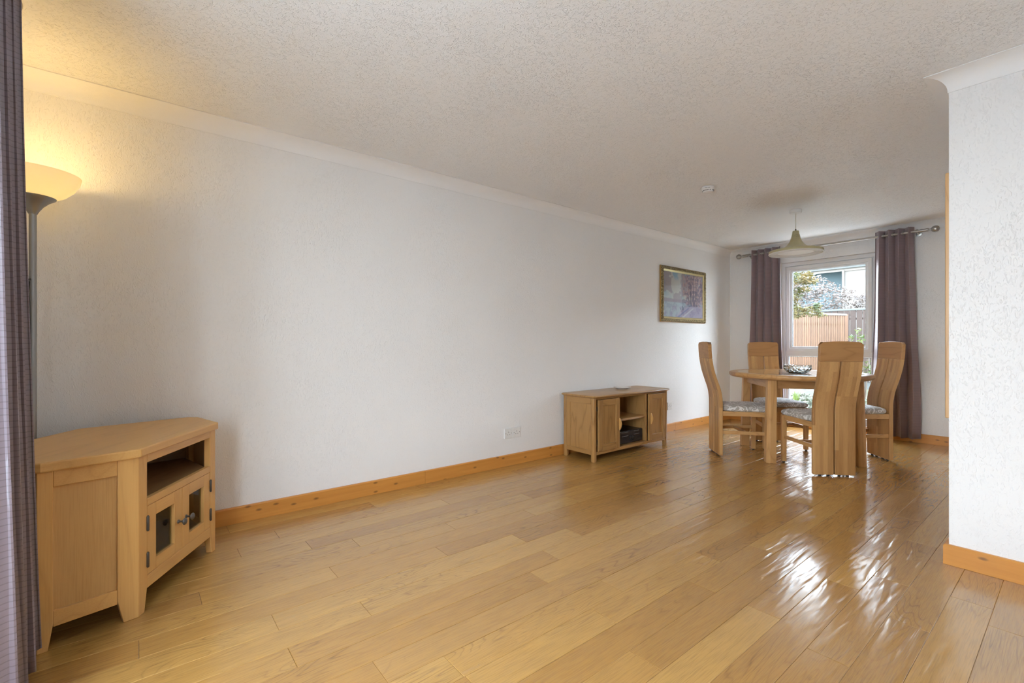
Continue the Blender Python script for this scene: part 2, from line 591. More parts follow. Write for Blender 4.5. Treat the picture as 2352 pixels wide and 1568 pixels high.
# floor: slab + boards
FLOOR_D = plain('floor_underlay', (.05, .025, .012), .8)
floor = struct('floor', B((0, XR, YF, YP + .12, -.15, -.014), (0, XD, YP + .12, YW, -.15, -.014)), FLOOR_D)
PITCH, P0 = .1232, .018
J = {0: [.395], 1: [1.96], 2: [.591, 2.35], 3: [.394, 1.567, 3.317], 4: [.687, 1.86, 3.02, 3.63], 5: [.886, 2.06, 3.23, 4.036],
     6: [.202, 1.38, 3.74], 7: [.692, 1.864], 8: [.006, 1.18, 1.96], 9: [.4, 1.58], 10: [.695, 1.865, 3.04], 11: [.4, 1.575, 2.743],
     12: [2.166, 3.75], 13: [.597, 4.14], 14: [1.575, 2.74], 15: [1.38, 2.15, 3.338], 16: [1.868, 2.445], 17: [1.291, 2.84],
     18: [1.878, 3.047], 19: [2.355, 2.753], 20: [2.556, 3.149], 21: [2.207], 22: [2.59]}
plank_mesh = {}
def plank(x0, x1, y0, y1):
    w, l = round(x1 - x0, 4), round(y1 - y0, 4)
    key = (w, l)
    g = .0007
    if key not in plank_mesh:
        bm = bmesh.new()
        e = .0015
        a, b = w / 2 - g / 2, (y1 - y0) / 2 - g / 2
        sections(bm, [[(-a, -b, -.013), (a, -b, -.013), (a, b, -.013), (-a, b, -.013)],
                      [(-a, -b, -e * .6), (a, -b, -e * .6), (a, b, -e * .6), (-a, b, -e * .6)],
                      [(-a + e, -b + e, 0), (a - e, -b + e, 0), (a - e, b - e, 0), (-a + e, b - e, 0)]])
        me = bpy.data.meshes.new('floor_board')
        bmesh.ops.recalc_face_normals(bm, faces=bm.faces)
        bm.to_mesh(me); bm.free()
        me.materials.append(M['floor'])
        plank_mesh[key] = me
    o = bpy.data.objects.new('floor_board', plank_mesh[key])
    COL.objects.link(o)
    o.parent = floor
    o.location = ((x0 + x1) / 2, (y0 + y1) / 2, random.uniform(-.0006, .0))
    return o
nrows = int((XR - P0) / PITCH) + 1
for k in range(-1, nrows + 1):
    x0, x1 = P0 + PITCH * k, P0 + PITCH * (k + 1)
    x0, x1 = max(x0, 0.0), min(x1, XR)
    if x1 - x0 < .015:
        continue
    ymax = YW if x1 <= XD + .01 else (YP if x0 >= XD - .01 else YW)
    if x0 < XD < x1:
        x1c = x1
        ymax = YP
        if XD - x0 > .02:
            plank(x0, XD, YP, YW)
    js = sorted(J.get(k, [random.uniform(.2, 1.2)]))
    while js[0] - YF > 1.3:
        js.insert(0, js[0] - random.choice([1.174, .784, .585, 1.174]))
    full = [js[0]]
    for a, b in zip(js, js[1:]):
        full.append(b)
    while ymax - full[-1] > 1.25:
        full.append(full[-1] + random.choice([1.174, .784, .585, 1.174, .39]))
    cuts = [YF] + [y for y in full if YF + .06 < y < ymax - .06] + [ymax]
    for a, b in zip(cuts, cuts[1:]):
        plank(x0, x1, a, b)

# coving: concave profile swept along the walls
CV = .079
def coving(name, p0, p1, nrm, m0, m1):
    """p0->p1 along wall at ceiling height; nrm = into the room; m = +1 inside corner (shorten), -1 outside (lengthen), 0 square"""
    prof = [(0, 0), (0, -CV), (.004, -CV), (.004, -CV + .005)]
    for i in range(9):
        t = R(90 * i / 8)
        prof.append((.004 + (CV - .009) * (1 - math.cos(t)), -CV + .005 + (CV - .009) * math.sin(t)))
    prof += [(CV - .005, -.004), (CV, -.004), (CV, 0)]
    p0, p1, nrm = Vector(p0), Vector(p1), Vector(nrm)
    d = (p1 - p0).normalized()
    rings = []
    for p, m, s in ((p0, m0, 1), (p1, m1, -1)):
        rings.append([(p + nrm * o + d * (s * m * o) + Vector((0, 0, z))) for o, z in prof])
    bm = bmesh.new()
    sections(bm, rings)
    return struct(name, bm, M['coving'], smooth=True)
Hc = H - .0005
coving('trim_1', (0, YF, Hc), (0, YW, Hc), (1, 0, 0), 1, 1)
coving('trim_2', (0, YW, Hc), (XD, YW, Hc), (0, -1, 0), 1, 1)
coving('trim_3', (XD, YW, Hc), (XD, YP, Hc), (-1, 0, 0), 1, -1)
coving('trim_4', (XD, YP, Hc), (XR, YP, Hc), (0, -1, 0), -1, 1)
coving('trim_5', (XR, YP, Hc), (XR, YF, Hc), (-1, 0, 0), 1, 1)
coving('trim_6', (XR, YF, Hc), (0, YF, Hc), (0, 1, 0), 1, 1)

# skirting boards
BH, BT = .0927, .018
def skirting(name, p0, p1, nrm, m0, m1, mat):
    prof = [(0.0004, 0.0004), (BT, 0.0004), (BT, BH - .006), (BT - .005, BH), (.0004, BH)]
    p0, p1, nrm = Vector(p0), Vector(p1), Vector(nrm)
    d = (p1 - p0).normalized()
    bm = bmesh.new()
    sections(bm, [[p + nrm * o + d * (s * m * o) + Vector((0, 0, z)) for o, z in prof] for p, m, s in ((p0, m0, 1), (p1, m1, -1))])
    return struct(name, bm, mat)
skirting('baseboard_left', (0, YF, 0), (0, 1.652, 0), (1, 0, 0), 1, 0, M['pine_y'])
skirting('baseboard_left', (0, 1.654, 0), (0, 4.963, 0), (1, 0, 0), 0, 0, M['pine_y'])
skirting('baseboard_left', (0, 4.965, 0), (0, YW, 0), (1, 0, 0), 0, 1, M['pine_y'])
skirting('baseboard_back', (0, YW, 0), (XD, YW, 0), (0, -1, 0), 1, 1, M['pine_x'])
skirting('baseboard_right', (XD, YW, 0), (XD, YP, 0), (-1, 0, 0), 1, -1, M['pine_y'])
skirting('baseboard_partition', (XD, YP, 0), (XR, YP, 0), (0, -1, 0), -1, 1, M['pine_x'])
skirting('baseboard_side', (XR, YP, 0), (XR, YF, 0), (-1, 0, 0), 1, 1, M['pine_y'])
skirting('baseboard_front', (XR, YF, 0), (0, YF, 0), (0, 1, 0), 1, 1, M['pine_x'])

# ------------------------------------------------------------------ windows
def frame_ring(x0, x1, z0, z1, w, y0, y1, step=.012):
    """rectangular frame of bars with a stepped inner bead"""
    bm = bmesh.new()
    def ring(a0, a1, b0, b1, ww, ya, yb):
        o = [(a0, b0), (a1, b0), (a1, b1), (a0, b1)]
        i = [(a0 + ww, b0 + ww), (a1 - ww, b0 + ww), (a1 - ww, b1 - ww), (a0 + ww, b1 - ww)]
        V = {}
        for nm, pts in (('o', o), ('i', i)):
            for yy, yn in ((ya, 'a'), (yb, 'b')):
                V[nm + yn] = [bm.verts.new((x, yy, z)) for x, z in pts]
        for k in range(4):
            j = (k + 1) % 4
            bm.faces.new((V['oa'][k], V['oa'][j], V['ia'][j], V['ia'][k]))
            bm.faces.new((V['ob'][j], V['ob'][k], V['ib'][k], V['ib'][j]))
            bm.faces.new((V['oa'][j], V['oa'][k], V['ob'][k], V['ob'][j]))
            bm.faces.new((V['ia'][k], V['ia'][j], V['ib'][j], V['ib'][k]))
    ring(x0, x1, z0, z1, w * .62, y0, y1)
    s = w * .62 - .0005
    ring(x0 + s, x1 - s, z0 + s, z1 - s, w * .38 + .0005, y0 + step, y1 - step)
    return bm
# garden window: fixed low pane under an opening casement, white frame
GY = YW + .03
w1 = struct('window_1', frame_ring(BW[0] + .001, BW[1] - .001, BW[2] + .001, BW[3] - .001, .075, GY, GY + .07), M['upvc'], bevel=.003)
obj('transom', B(BW[0] + .05, BW[1] - .05, GY - .002, GY + .066, .868, .940), M['upvc'], w1, bevel=.006)
sash = obj('casement_sash', frame_ring(BW[0] + .062, BW[1] - .062, .928, BW[3] - .055, .062, GY - .012, GY + .05), M['upvc'], w1, bevel=.004)
obj('pane', B(BW[0] + .11, BW[1] - .11, GY + .018, GY + .022, .975, BW[3] - .10), M['glass'], sash)
obj('gasket', frame_ring(BW[0] + .122, BW[1] - .122, .986, BW[3] - .113, .004, GY + .004, GY + .026, .001), M['rubber'], sash)
obj('pane', B(BW[0] + .06, BW[1] - .06, GY + .028, GY + .032, BW[2] + .06, .88), M['glass'], w1)
obj('gasket', frame_ring(BW[0] + .073, BW[1] - .073, BW[2] + .073, .869, .005, GY + .015, GY + .036, .001), M['rubber'], w1)
# plastered reveal bead and lintel trim over the window
struct('trim_7', B((BW[0] - .045, BW[1] + .045, YW - .007, YW - .0005, BW[3] + .002, BW[3] + .10)), M['wall'], bevel=.002)
# front window behind the camera
w2 = struct('window_2', frame_ring(FW[0] + .001, FW[1] - .001, FW[2] + .001, FW[3] - .001, .07, YF - .17, YF - .10), M['upvc'], bevel=.003)
for xm in (FW[0] + (FW[1] - FW[0]) * .33, FW[0] + (FW[1] - FW[0]) * .67):
    obj('mullion', B(xm - .035, xm + .035, YF - .168, YF - .102, FW[2] + .06, FW[3] - .06), M['upvc'], w2)
obj('pane', B(FW[0] + .06, FW[1] - .06, YF - .137, YF - .133, FW[2] + .06, FW[3] - .06), M['glass'], w2)
struct('trim_8', B(FW[0] - .04, FW[1] + .04, YF - .10, YF + .03, FW[2] - .026, FW[2] - .001), M['white_plastic'], bevel=.004)

# ------------------------------------------------------------------ corner cabinet
cab = thing('corner_cabinet', 'light oak corner television cabinet with open shelf over two glazed doors', 'cabinet', (.59, .167, 0), math.atan2(.519, -.855))
# local x along the front (towards the left wall), local y = into the corner
ax = M['oak_x']; az = M['oak_z']
top_poly = [(-.296, 0), (.296, 0), (.486, .186), (.495, .245), (.194, .56), (-.194, .56), (-.495, .245), (-.486, .190)]
bm = bmesh.new(); prism(bm, top_poly[::-1], .603, .6365)
obj('top', bm, ax, cab, bevel=.005)
s2 = math.sqrt(.5)
Fz = .012
CL, CR = (-.2895, Fz), (.2895, Fz)
def post(sgn, front):
    """corner post at the front (front=True) or end (False); sgn -1 left, +1 right"""
    sd = (sgn * s2, s2)
    c = (sgn * .2895, Fz)
    nrm = (-sgn * s2, s2)     # inwards from the side face
    def P(s, o):
        return (c[0] + sd[0] * s + nrm[0] * o, c[1] + sd[1] * s + nrm[1] * o)
    if front:
        up = [c, (c[0] - sgn * .05, c[1]), (c[0] - sgn * .05, c[1] + .028), P(.0625, .03), P(.0625, 0)]
        lo = [c, (c[0] - sgn * .034, c[1]), (c[0] - sgn * .034, c[1] + .026), P(.045, .026), P(.045, 0)]
    else:
        up = [P(.232, 0), P(.272, 0), P(.272, .04), P(.232, .04)]
        lo = [P(.245, 0), P(.272, 0), P(.272, .028), P(.245, .028)]
    if sgn > 0:
        up, lo = up[::-1], lo[::-1]
    bm = bmesh.new()
    n = len(up)
    sections(bm, [[(x, y, 0.0) for x, y in lo], [(x, y, .085) for x, y in up], [(x, y, .603) for x, y in up]])
    return bm
for sg in (-1, 1):
    obj('leg_post', post(sg, True), az, cab, bevel=.0025)
    obj('leg_post', post(sg, False), az, cab, bevel=.0025)
    sd = Vector((sg * s2, s2, 0)); nr = Vector((-sg * s2, s2, 0)); c = Vector((sg * .2895, Fz, 0))
    def sidebar(s0, s1, o0, o1, z0, z1):
        bm = bmesh.new()
        pts = [c + sd * s0 + nr * o0, c + sd * s1 + nr * o0, c + sd * s1 + nr * o1, c + sd * s0 + nr * o1]
        prism(bm, [(p.x, p.y) for p in (pts if sg < 0 else pts[::-1])], z0, z1)
        return bm
    obj('side_rail', sidebar(.0625, .232, .002, .022, .547, .603), ax, cab, bevel=.002)
    obj('side_rail', sidebar(.0625, .232, .002, .022, .074, .128), ax, cab, bevel=.002)
    obj('side_panel', sidebar(.0625, .232, .012, .018, .128, .547), M['oak_panel'], cab)
# front rails
obj('front_rail', B(-.2395, .2395, Fz, Fz + .022, .571, .603), ax, cab, bevel=.002)
obj('front_rail', B(-.2395, .2395, Fz, Fz + .022, .402, .431), ax, cab, bevel=.002)
obj('front_rail', B(-.2395, .2395, Fz, Fz + .022, .084, .133), ax, cab, bevel=.002)
# inside
inner = [(-.236, Fz + .022), (.236, Fz + .022), (.40, .19), (.46, .25), (.185, .535), (-.185, .535), (-.46, .25), (-.40, .19)]
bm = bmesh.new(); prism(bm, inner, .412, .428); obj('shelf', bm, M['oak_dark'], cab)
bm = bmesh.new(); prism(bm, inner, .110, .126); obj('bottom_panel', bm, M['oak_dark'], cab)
def vpanel(a, b, t=.008, z0=.11, z1=.603):
    a, b = Vector((*a, 0)), Vector((*b, 0))
    d = (b - a).normalized(); n = Vector((-d.y, d.x, 0)) * t
    bm = bmesh.new(); prism(bm, [(p.x, p.y) for p in (a, b, b + n, a + n)], z0, z1)
    return bm
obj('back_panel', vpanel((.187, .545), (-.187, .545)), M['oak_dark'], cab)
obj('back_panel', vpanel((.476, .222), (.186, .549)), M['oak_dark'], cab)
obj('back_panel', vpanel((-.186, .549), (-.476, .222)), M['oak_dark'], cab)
bm = bmesh.new(); lathe(bm, [(0, 0), (.022, 0), (.022, -.004), (0, -.004)], 20, (-.09, .5445, .27), axis='y')
obj('cable_hole', bm, M['slot'], cab, smooth=True)
# doors
for sg in (-1, 1):
    x0, x1 = (-.2385, -.0008) if sg < 0 else (.0008, .2385)
    zb, zt = .1345, .4005
    y0, y1 = Fz + .001, Fz + .021
    st = .056
    d = obj('door', B((x0, x0 + st, y0, y1, zb, zt), (x1 - st, x1, y0, y1, zb, zt)), az, cab, bevel=.0015)
    obj('door_rail', B(x0 + st, x1 - st, y0, y1, zt - .05, zt), ax, d)
    obj('door_rail', B(x0 + st, x1 - st, y0, y1, zb, zb + .045), ax, d)
    obj('pane', B(x0 + st, x1 - st, y0 + .012, y0 + .015, zb + .045, zt - .05), M['door_glass'], d)
    bm = bmesh.new()
    kx = -.030 if sg < 0 else .030
    lathe(bm, [(0, -.034), (.008, -.0335), (.0135, -.030), (.0150, -.026), (.0125, -.0225), (.006, -.0205), (.0042, -.014), (.0042, -.006), (.008, -.003), (.0085, .0)], 18, (kx, y0, .262), axis='y')
    obj('knob', bm, M['pewter'], d, smooth=True)
    hx = x0 - .001 if sg < 0 else x1 + .001
    for hz in (.335, .194):
        bm = bmesh.new()
        lathe(bm, [(0, -.030), (.003, -.030), (.0048, -.027), (.0048, .027), (.003, .030), (0, .030)], 10, (hx, Fz - .0025, hz))
        box(bm, hx - .005, hx + .005, Fz - .002, Fz + .001, hz - .026, hz + .026)
        obj('hinge', bm, M['hinge'], d, smooth=True)

# ------------------------------------------------------------------ low television stand against the long wall
st = thing('television_stand', 'waxed oak low television stand with two panelled doors and open centre shelves', 'cabinet', (0, 3.068, 0))
X0, X1, Y1 = .032, .408, 1.12
# local: x from the wall, y along the wall
for (lx, ly) in ((X0 + .022, .022), (X0 + .022, Y1 - .022), (X1 - .022, .022), (X1 - .022, Y1 - .022)):
    bm = bmesh.new()
    r = rrect(lx - .020, lx + .020, ly - .020, ly + .020, .012, 4)
    rl = [(lx + (x - lx) * .86, ly + (y - ly) * .86) for x, y in r]
    sections(bm, [[(x, y, 0) for x, y in rl], [(x, y, .012) for x, y in r], [(x, y, .556) for x, y in r]])
    obj('leg', bm, M['wax_z'], st, smooth=True)
bm = bmesh.new()
r0 = rrect(X0 - .018, X1 + .022, -.020, Y1 + .022, .03, 5)
def inset(p, d):
    cx, cy = (X0 + X1) / 2, Y1 / 2
    return [(cx + (x - cx) * (1 - d / .2), cy + (y - cy) * (1 - d / .57)) for x, y in p]
sections(bm, [[(x, y, .556) for x, y in inset(r0, .010)], [(x, y, .562) for x, y in inset(r0, .002)], [(x, y, .568) for x, y in r0],
              [(x, y, .573) for x, y in inset(r0, .003)], [(x, y, .576) for x, y in inset(r0, .010)]])
obj('top', bm, M['wax_y'], st, smooth=True)
for ye in (.006, Y1 - .026):
    obj('side_rail', B(X0 + .042, X1 - .042, ye, ye + .02, .500, .556), M['wax_x'], st, bevel=.002)
    obj('side_rail', B(X0 + .042, X1 - .042, ye, ye + .02, .060, .100), M['wax_x'], st, bevel=.002)
    obj('side_panel', B(X0 + .042, X1 - .042, ye + .005, ye + .015, .100, .500), M['wax_z'], st)
    obj('side_stile', B(X0 + .0425, X0 + .085, ye + .001, ye + .019, .100, .500), M['wax_z'], st, bevel=.001)
obj('back_panel', B(X0 + .004, X0 + .012, .042, Y1 - .042, .085, .556), M['wax_y'], st)
obj('front_rail', B(X1 - .03, X1 - .006, .042, Y1 - .042, .540, .556), M['wax_y'], st, bevel=.002)
obj('front_rail', B(X1 - .03, X1 - .004, .042, Y1 - .042, .060, .088), M['wax_y'], st, bevel=.003)
obj('bottom_panel', B(X0 + .012, X1 - .03, .026, Y1 - .026, .072, .0875), M['wax_y'], st)
for yd in (.345, .765):
    obj('divider', B(X0 + .012, X1 - .012, yd, yd + .018, .0877, .548), M['wax_z'], st, bevel=.002)
bm = bmesh.new()
extr_y(bm, [(X0 + .012, .313), (X1 - .03, .313), (X1 - .022, .316), (X1 - .018, .325), (X1 - .022, .334), (X1 - .03, .337), (X0 + .012, .337)], .3632, .7648)
obj('shelf', bm, M['wax_y'], st, smooth=True)
for i, (ya, yb) in enumerate(((.052, .345), (.790, 1.068))):
    za, zb = .088, .538
    xf0, xf1 = X1 - .012, X1 + .010
    bm = bmesh.new()
    for q in ((ya, ya + .055, za, zb), (yb - .055, yb, za, zb)):
        box(bm, xf0, xf1, q[0], q[1], q[2], q[3])
    d = obj('door', bm, M['wax_z'], st, bevel=.007, seg=3)
    bm = bmesh.new()
    box(bm, xf0, xf1 - .002, ya + .054, yb - .054, zb - .055, zb - .001); obj('door_rail', bm, M['wax_y'], d, bevel=.003)
    bm = bmesh.new()
    box(bm, xf0, xf1 - .002, ya + .054, yb - .054, za + .001, za + .058); obj('door_rail', bm, M['wax_y'], d, bevel=.003)
    obj('door_panel', B(xf0 + .004, xf0 + .010, ya + .054, yb - .054, za + .057, zb - .054), M['wax_z'], d)
    # half-moon wooden pull
    hy = yb - .008 if i == 0 else ya + .030
    bm = bmesh.new()
    rings = []
    for k in range(13):
        t = k / 12
        z = .300 + (t - .5) * .108
        h = .003 + .019 * math.sin(PI * t)
        rings.append([(xf1 - .001, hy - .007, z), (xf1 + h, hy - .005, z), (xf1 + h, hy + .005, z), (xf1 - .001, hy + .007, z)])
    sections(bm, rings)
    obj('handle', bm, M['oak_z'], d, smooth=True)
    for hz in (.17, .46):
        hy2 = ya - .004 if i == 0 else yb + .004
        obj('hinge', B(xf0 + .001, xf0 + .008, hy2 - .0035, hy2 + .0035, hz - .02, hz + .02), M['hinge'], d)

# hi-fi unit inside
hf = thing('stereo_unit', 'black stereo unit on the bottom shelf of the television stand', 'stereo', (.205, 3.068 + .565, .0876))
obj('casing', B(-.12, .155, -.185, .185, .006, .122), M['black'], hf, bevel=.003)
GLOSS = plain('glossy_black', (.02, .02, .025), .12)
TRIM = plain('silver_trim', (.45, .48, .52), .3, .8)
obj('front_panel', B(.1552, .162, -.184, .184, .008, .118), GLOSS, hf, bevel=.002)
for (ya, yb, za) in ((-.135, -.035, .108), (.050, .130, .108), (-.130, -.035, .074), (.050, .135, .078)):
    obj('trim_strip', B(.162, .1632, ya, yb, za, za + .004), TRIM, hf)
for ky, kz in ((-.005, .062), (.025, .062), (-.005, .035), (.025, .035)):
    bm = bmesh.new(); lathe(bm, [(0, .170), (.009, .169), (.010, .162), (0, .162)], 14, (0, ky, kz), axis='x'); obj('knob', bm, M['black'], hf, smooth=True)
for k in range(5):
    obj('button', B(.162, .1645, -.176, -.158, .014 + k * .018, .022 + k * .018), M['black'], hf)
obj('disc_tray', B(.162, .1635, .048, .165, .03, .060), M['black'], hf, bevel=.001)
for fx in (-.10, .13):
    for fy in (-.16, .16):
        bm = bmesh.new(); lathe(bm, [(0, 0), (.012, 0), (.012, .006), (0, .006)], 12, (fx, fy, 0)); obj('foot', bm, M['rubber'], hf)

# white saucer on the stand
bm = bmesh.new()
lathe(bm, [(0, .001), (.045, .0005), (.047, .003), (.055, .007), (.083, .0165), (.086, .0185), (.083, .0185), (.055, .011), (.045, .0075), (0, .007)], 40)
sau = obj('dish', bm, plain('white_china', (.85, .85, .84), .18, coat=.4), smooth=True)
sau.location = (.165, 3.768, .576)
tag(sau, 'small round white china dish on top of the low television stand', 'dish')

# ------------------------------------------------------------------ floor lamp in the corner
lx, ly = .25, -.345
fl = thing('floor_lamp', 'grey floor lamp with a glowing cream glass bowl shade in the corner', 'lamp', (lx, ly, 0))
bm = bmesh.new(); lathe(bm, [(0, 0), (.115, 0), (.120, .006), (.112, .016), (.06, .026), (.02, .032), (.016, .045), (0, .045)], 36)
obj('base', bm, M['grey_metal'], fl, smooth=True)
bm = bmesh.new(); tube(bm, [(0, 0, .03), (0, 0, 1.60)], .0125, 16)
obj('pole', bm, M['grey_metal'], fl, smooth=True)
bm = bmesh.new(); lathe(bm, [(0, 1.585), (.014, 1.585), (.020, 1.598), (.032, 1.618), (.052, 1.640), (.073, 1.655), (.075, 1.660), (.068, 1.660), (0, 1.640)], 32)
obj('cup', bm, M['grey_metal'], fl, smooth=True)
def shade_mat():
    m = bpy.data.materials.new('cream_glass_shade'); m.use_nodes = True
    N, L = m.node_tree.nodes, m.node_tree.links
    bs = N['Principled BSDF']
    setp(bs, Base_Color=(.86, .80, .66, 1), Roughness=.25)
    tr = N.new('ShaderNodeBsdfTranslucent'); tr.inputs[0].default_value = (.95, .95, .86, 1)
    mx = N.new('ShaderNodeMixShader'); mx.inputs[0].default_value = .32
    L.new(bs.outputs[0], mx.inputs[1]); L.new(tr.outputs[0], mx.inputs[2])
    L.new(mx.outputs[0], N['Material Output'].inputs[0])
    return m
bm = bmesh.new()
lathe(bm, [(.03, 1.648), (.072, 1.657), (.105, 1.677), (.132, 1.705), (.149, 1.735), (.155, 1.762), (.151, 1.763), (.145, 1.737), (.128, 1.709), (.102, 1.682), (.070, 1.662), (.03, 1.653)], 48)
obj('shade', bm, shade_mat(), fl, smooth=True)
bm = bmesh.new(); bmesh.ops.create_uvsphere(bm, u_segments=16, v_segments=10, radius=.028, matrix=Matrix.Translation((0, 0, 1.705)))
obj('bulb', bm, plain('warm_bulb', (1, .9, .7), .4, emit=(1, .66, .28), estr=12), fl, smooth=True)
bm = bmesh.new(); tube(bm, [(.013, -.006, 1.305), (.030, -.013, 1.300), (.034, -.015, 1.286)], .004, 8)
obj('switch', bm, M['rubber'], fl, smooth=True)
bm = bmesh.new(); tube(bm, [(.017, -.008, 1.296), (.018, -.010, 1.25), (.016, -.008, 1.21), (.0145, -.004, .6), (.016, -.006, .05)], .0025, 6)
obj('cable', bm, M['rubber'], fl, smooth=True)
ld = bpy.data.lights.new('floor_lamp_bulb_light', 'POINT')
ld.energy, ld.color, ld.shadow_soft_size = LAMP_W, (1, .69, .27), .035
lo = bpy.data.objects.new('floor_lamp_bulb_light', ld); COL.objects.link(lo)
lo.location = (lx, ly, 1.745)

# ------------------------------------------------------------------ curtains
def curtain_bm(xt, xb, yt, yb, amp_t, amp_b, n, z0, z1, ph=0, wob=.25, seed=0, nz=26, per=16, pw=None):
    rs = random.Random(seed)
    offs = [rs.uniform(-.18, .18) for _ in range(int(n) + 3)]
    amps = [rs.uniform(.92, 1.06) for _ in range(int(n) + 3)]
    nx = int(n * per)
    V, Fc = [], []
    for j in range(nz + 1):
        t = j / nz
        e = t ** pw if pw else t * t * (3 - 2 * t)
        z = z1 + (z0 - z1) * t
        a = amp_t + (amp_b - amp_t) * e
        for i in range(nx + 1):
            s = i / nx
            q = s * n
            k = int(q); fr = q - k
            o = offs[k] * (1 - fr) + offs[k + 1] * fr
            am = amps[k] * (1 - fr) + amps[k + 1] * fr
            p = 2 * PI * q + ph + o * 2.0 * e
            w = math.sin(p)
            w = math.copysign(abs(w) ** .8, w)
            x = (xt[0] + (xt[1] - xt[0]) * s) * (1 - e) + (xb[0] + (xb[1] - xb[0]) * s) * e
            x += wob * a * math.sin(2 * p) + .006 * e * math.sin(3 * s * n + z * 5)
            y = (yt + (yb - yt) * e) + a * am * w
            hem = .004 * math.sin(p * 1.3) if j == nz else 0
            V.append((x, y, z + hem))
    for j in range(nz):
        for i in range(nx):
            a = j * (nx + 1) + i
            Fc.append((a, a + 1, a + nx + 2, a + nx + 1))
    return V, Fc

def curtain(name, label, mat, xc, zt, *a, **k):
    o = obj('curtain', curtain_bm(*a, **k), mat, smooth=True)
    s = o.modifiers.new('thick', 'SOLIDIFY'); s.thickness = .0022; s.offset = 0
    tag(o, label, 'curtain', 'mauve eyelet curtains')
    return o

def eyelets(par, xs, y, z):
    for x in xs:
        bm = bmesh.new()
        rings = []
        for i in range(20):
            t = 2 * PI * i / 20
            rings.append([Vector((x + .0035 * math.cos(2 * PI * k / 6), y + (.021 + .0035 * math.sin(2 * PI * k / 6)) * math.cos(t), z + (.021 + .0035 * math.sin(2 * PI * k / 6)) * math.sin(t))) for k in range(6)])
        V = [[bm.verts.new(p) for p in r] for r in rings]
        for a in range(20):
            for k in range(6):
                bm.faces.new((V[a][k], V[(a + 1) % 20][k], V[(a + 1) % 20][(k + 1) % 6], V[a][(k + 1) % 6]))
        obj('eyelet', bm, M['steel'], par, smooth=True)

RY, RZ = 6.245, 2.182
c1 = curtain('curtain', 'mauve brown ribbed curtain left of the garden window, behind the pendant light', M['curtain'], 0, 0,
             (.345, .690), (.312, .735), RY, RY - .005, .034, .040, 4.0, .035, 2.238, ph=-.9, seed=3)
eyelets(c1, [.345 + .345 * (q / 8) for q in (1.1, 2.1, 3.1, 4.1, 5.1, 6.1, 7.1)], RY, RZ)
c2 = curtain('curtain', 'mauve brown ribbed curtain right of the garden window, behind the right-hand chair', M['curtain'], 0, 0,
             (1.618, 1.945), (1.585, 1.995), RY, RY - .005, .036, .043, 4.0, .045, 2.236, ph=.6, seed=5)
eyelets(c2, [1.618 + .327 * (q / 8) for q in (1.1, 2.1, 3.1, 4.1, 5.1, 6.1, 7.1)], RY, RZ)
c3 = curtain('curtain', 'large mauve satin curtain at the left edge, in front of the corner cabinet', M['curtain_near'], 0, 0,
             (.950, 1.370), (.925, 1.400), -.333, -.300, .050, .062, 3.5, .036, 2.238, ph=1.2, seed=11, nz=40, per=20, pw=1.35)
eyelets(c3, [.950 + .42 * (q / 7) for q in range(1, 7)], -.333, RZ)

def rod(label, x0, x1, y, wally):
    t = thing('curtain_rod', label, 'curtain rod', (0, y, RZ), 0, 'steel curtain poles')
    bm = bmesh.new(); tube(bm, [(x0, 0, 0), (x1, 0, 0)], .0125, 14); obj('pole', bm, M['steel'], t, smooth=True)
    for x, s in ((x0, -1), (x1, 1)):
        bm = bmesh.new()
        lathe(bm, [(0, -s * .06), (.0165, -s * .06), (.0165, s * .0), (.013, s * .004), (.009, s * .010), (.009, s * .022), (.016, s * .026), (.026, s * .034), (.0315, s * .048), (.0325, s * .058), (.029, s * .072), (.019, s * .083), (.006, s * .088), (0, s * .088)], 24, (x, 0, 0), axis='x')
        obj('finial', bm, M['steel'], t, smooth=True)
        bx = x - s * .085
        bm = bmesh.new()
        w = wally - y
        sg = 1 if w > 0 else -1
        lathe(bm, [(0, w), (.026, w), (.026, w - sg * .008), (.008, w - sg * .010), (.008, sg * .004), (0, sg * .004)], 18, (bx, 0, -.014), axis='y')
        lathe(bm, [(.0128, -.008), (.018, -.008), (.018, .008), (.0128, .008)], 18, (bx, 0, 0), axis='x')
        obj('bracket', bm, M['steel'], t, smooth=True)
    return t
rod('brushed steel curtain pole with ball finials above the garden window', .215, 2.065, RY, YW)
rod('brushed steel curtain pole over the front window, holding the large near curtain', .86, 3.25, -.333, YF)

# ------------------------------------------------------------------ framed picture on the long wall
def gold_mat():
    m, nt, bs, N, L = new_mat('antique_gold_frame')
    v = coords(N, L, jitter=False)
    a = noise(N, L, v, 75, 2, .6, 1.5)
    r = ramp(N, [(.35, (.045, .030, .013)), (.55, (.22, .155, .062)), (.75, (.66, .54, .30))])
    L.new(a, r.inputs[0]); L.new(r.outputs[0], bs.inputs['Base Color'])
    setp(bs, Roughness=.36, Metallic=.75)
    bump(N, L, a, .9, .006, bs)
    return m
M['gold'] = gold_mat()
M['gold_plain'] = plain('gold_slip', (.62, .50, .26), .35, .8)
M['gilt_edge'] = plain('bronze_edge', (.36, .20, .06), .4, .6)
PY0, PY1, PZ0, PZ1 = 4.660, 5.640, 1.280, 1.930
pic = thing('framed_picture', 'gold framed landscape print of autumn trees on the long wall', 'picture', (0, (PY0 + PY1) / 2, (PZ0 + PZ1) / 2))
hw, hh = (PY1 - PY0) / 2, (PZ1 - PZ0) / 2
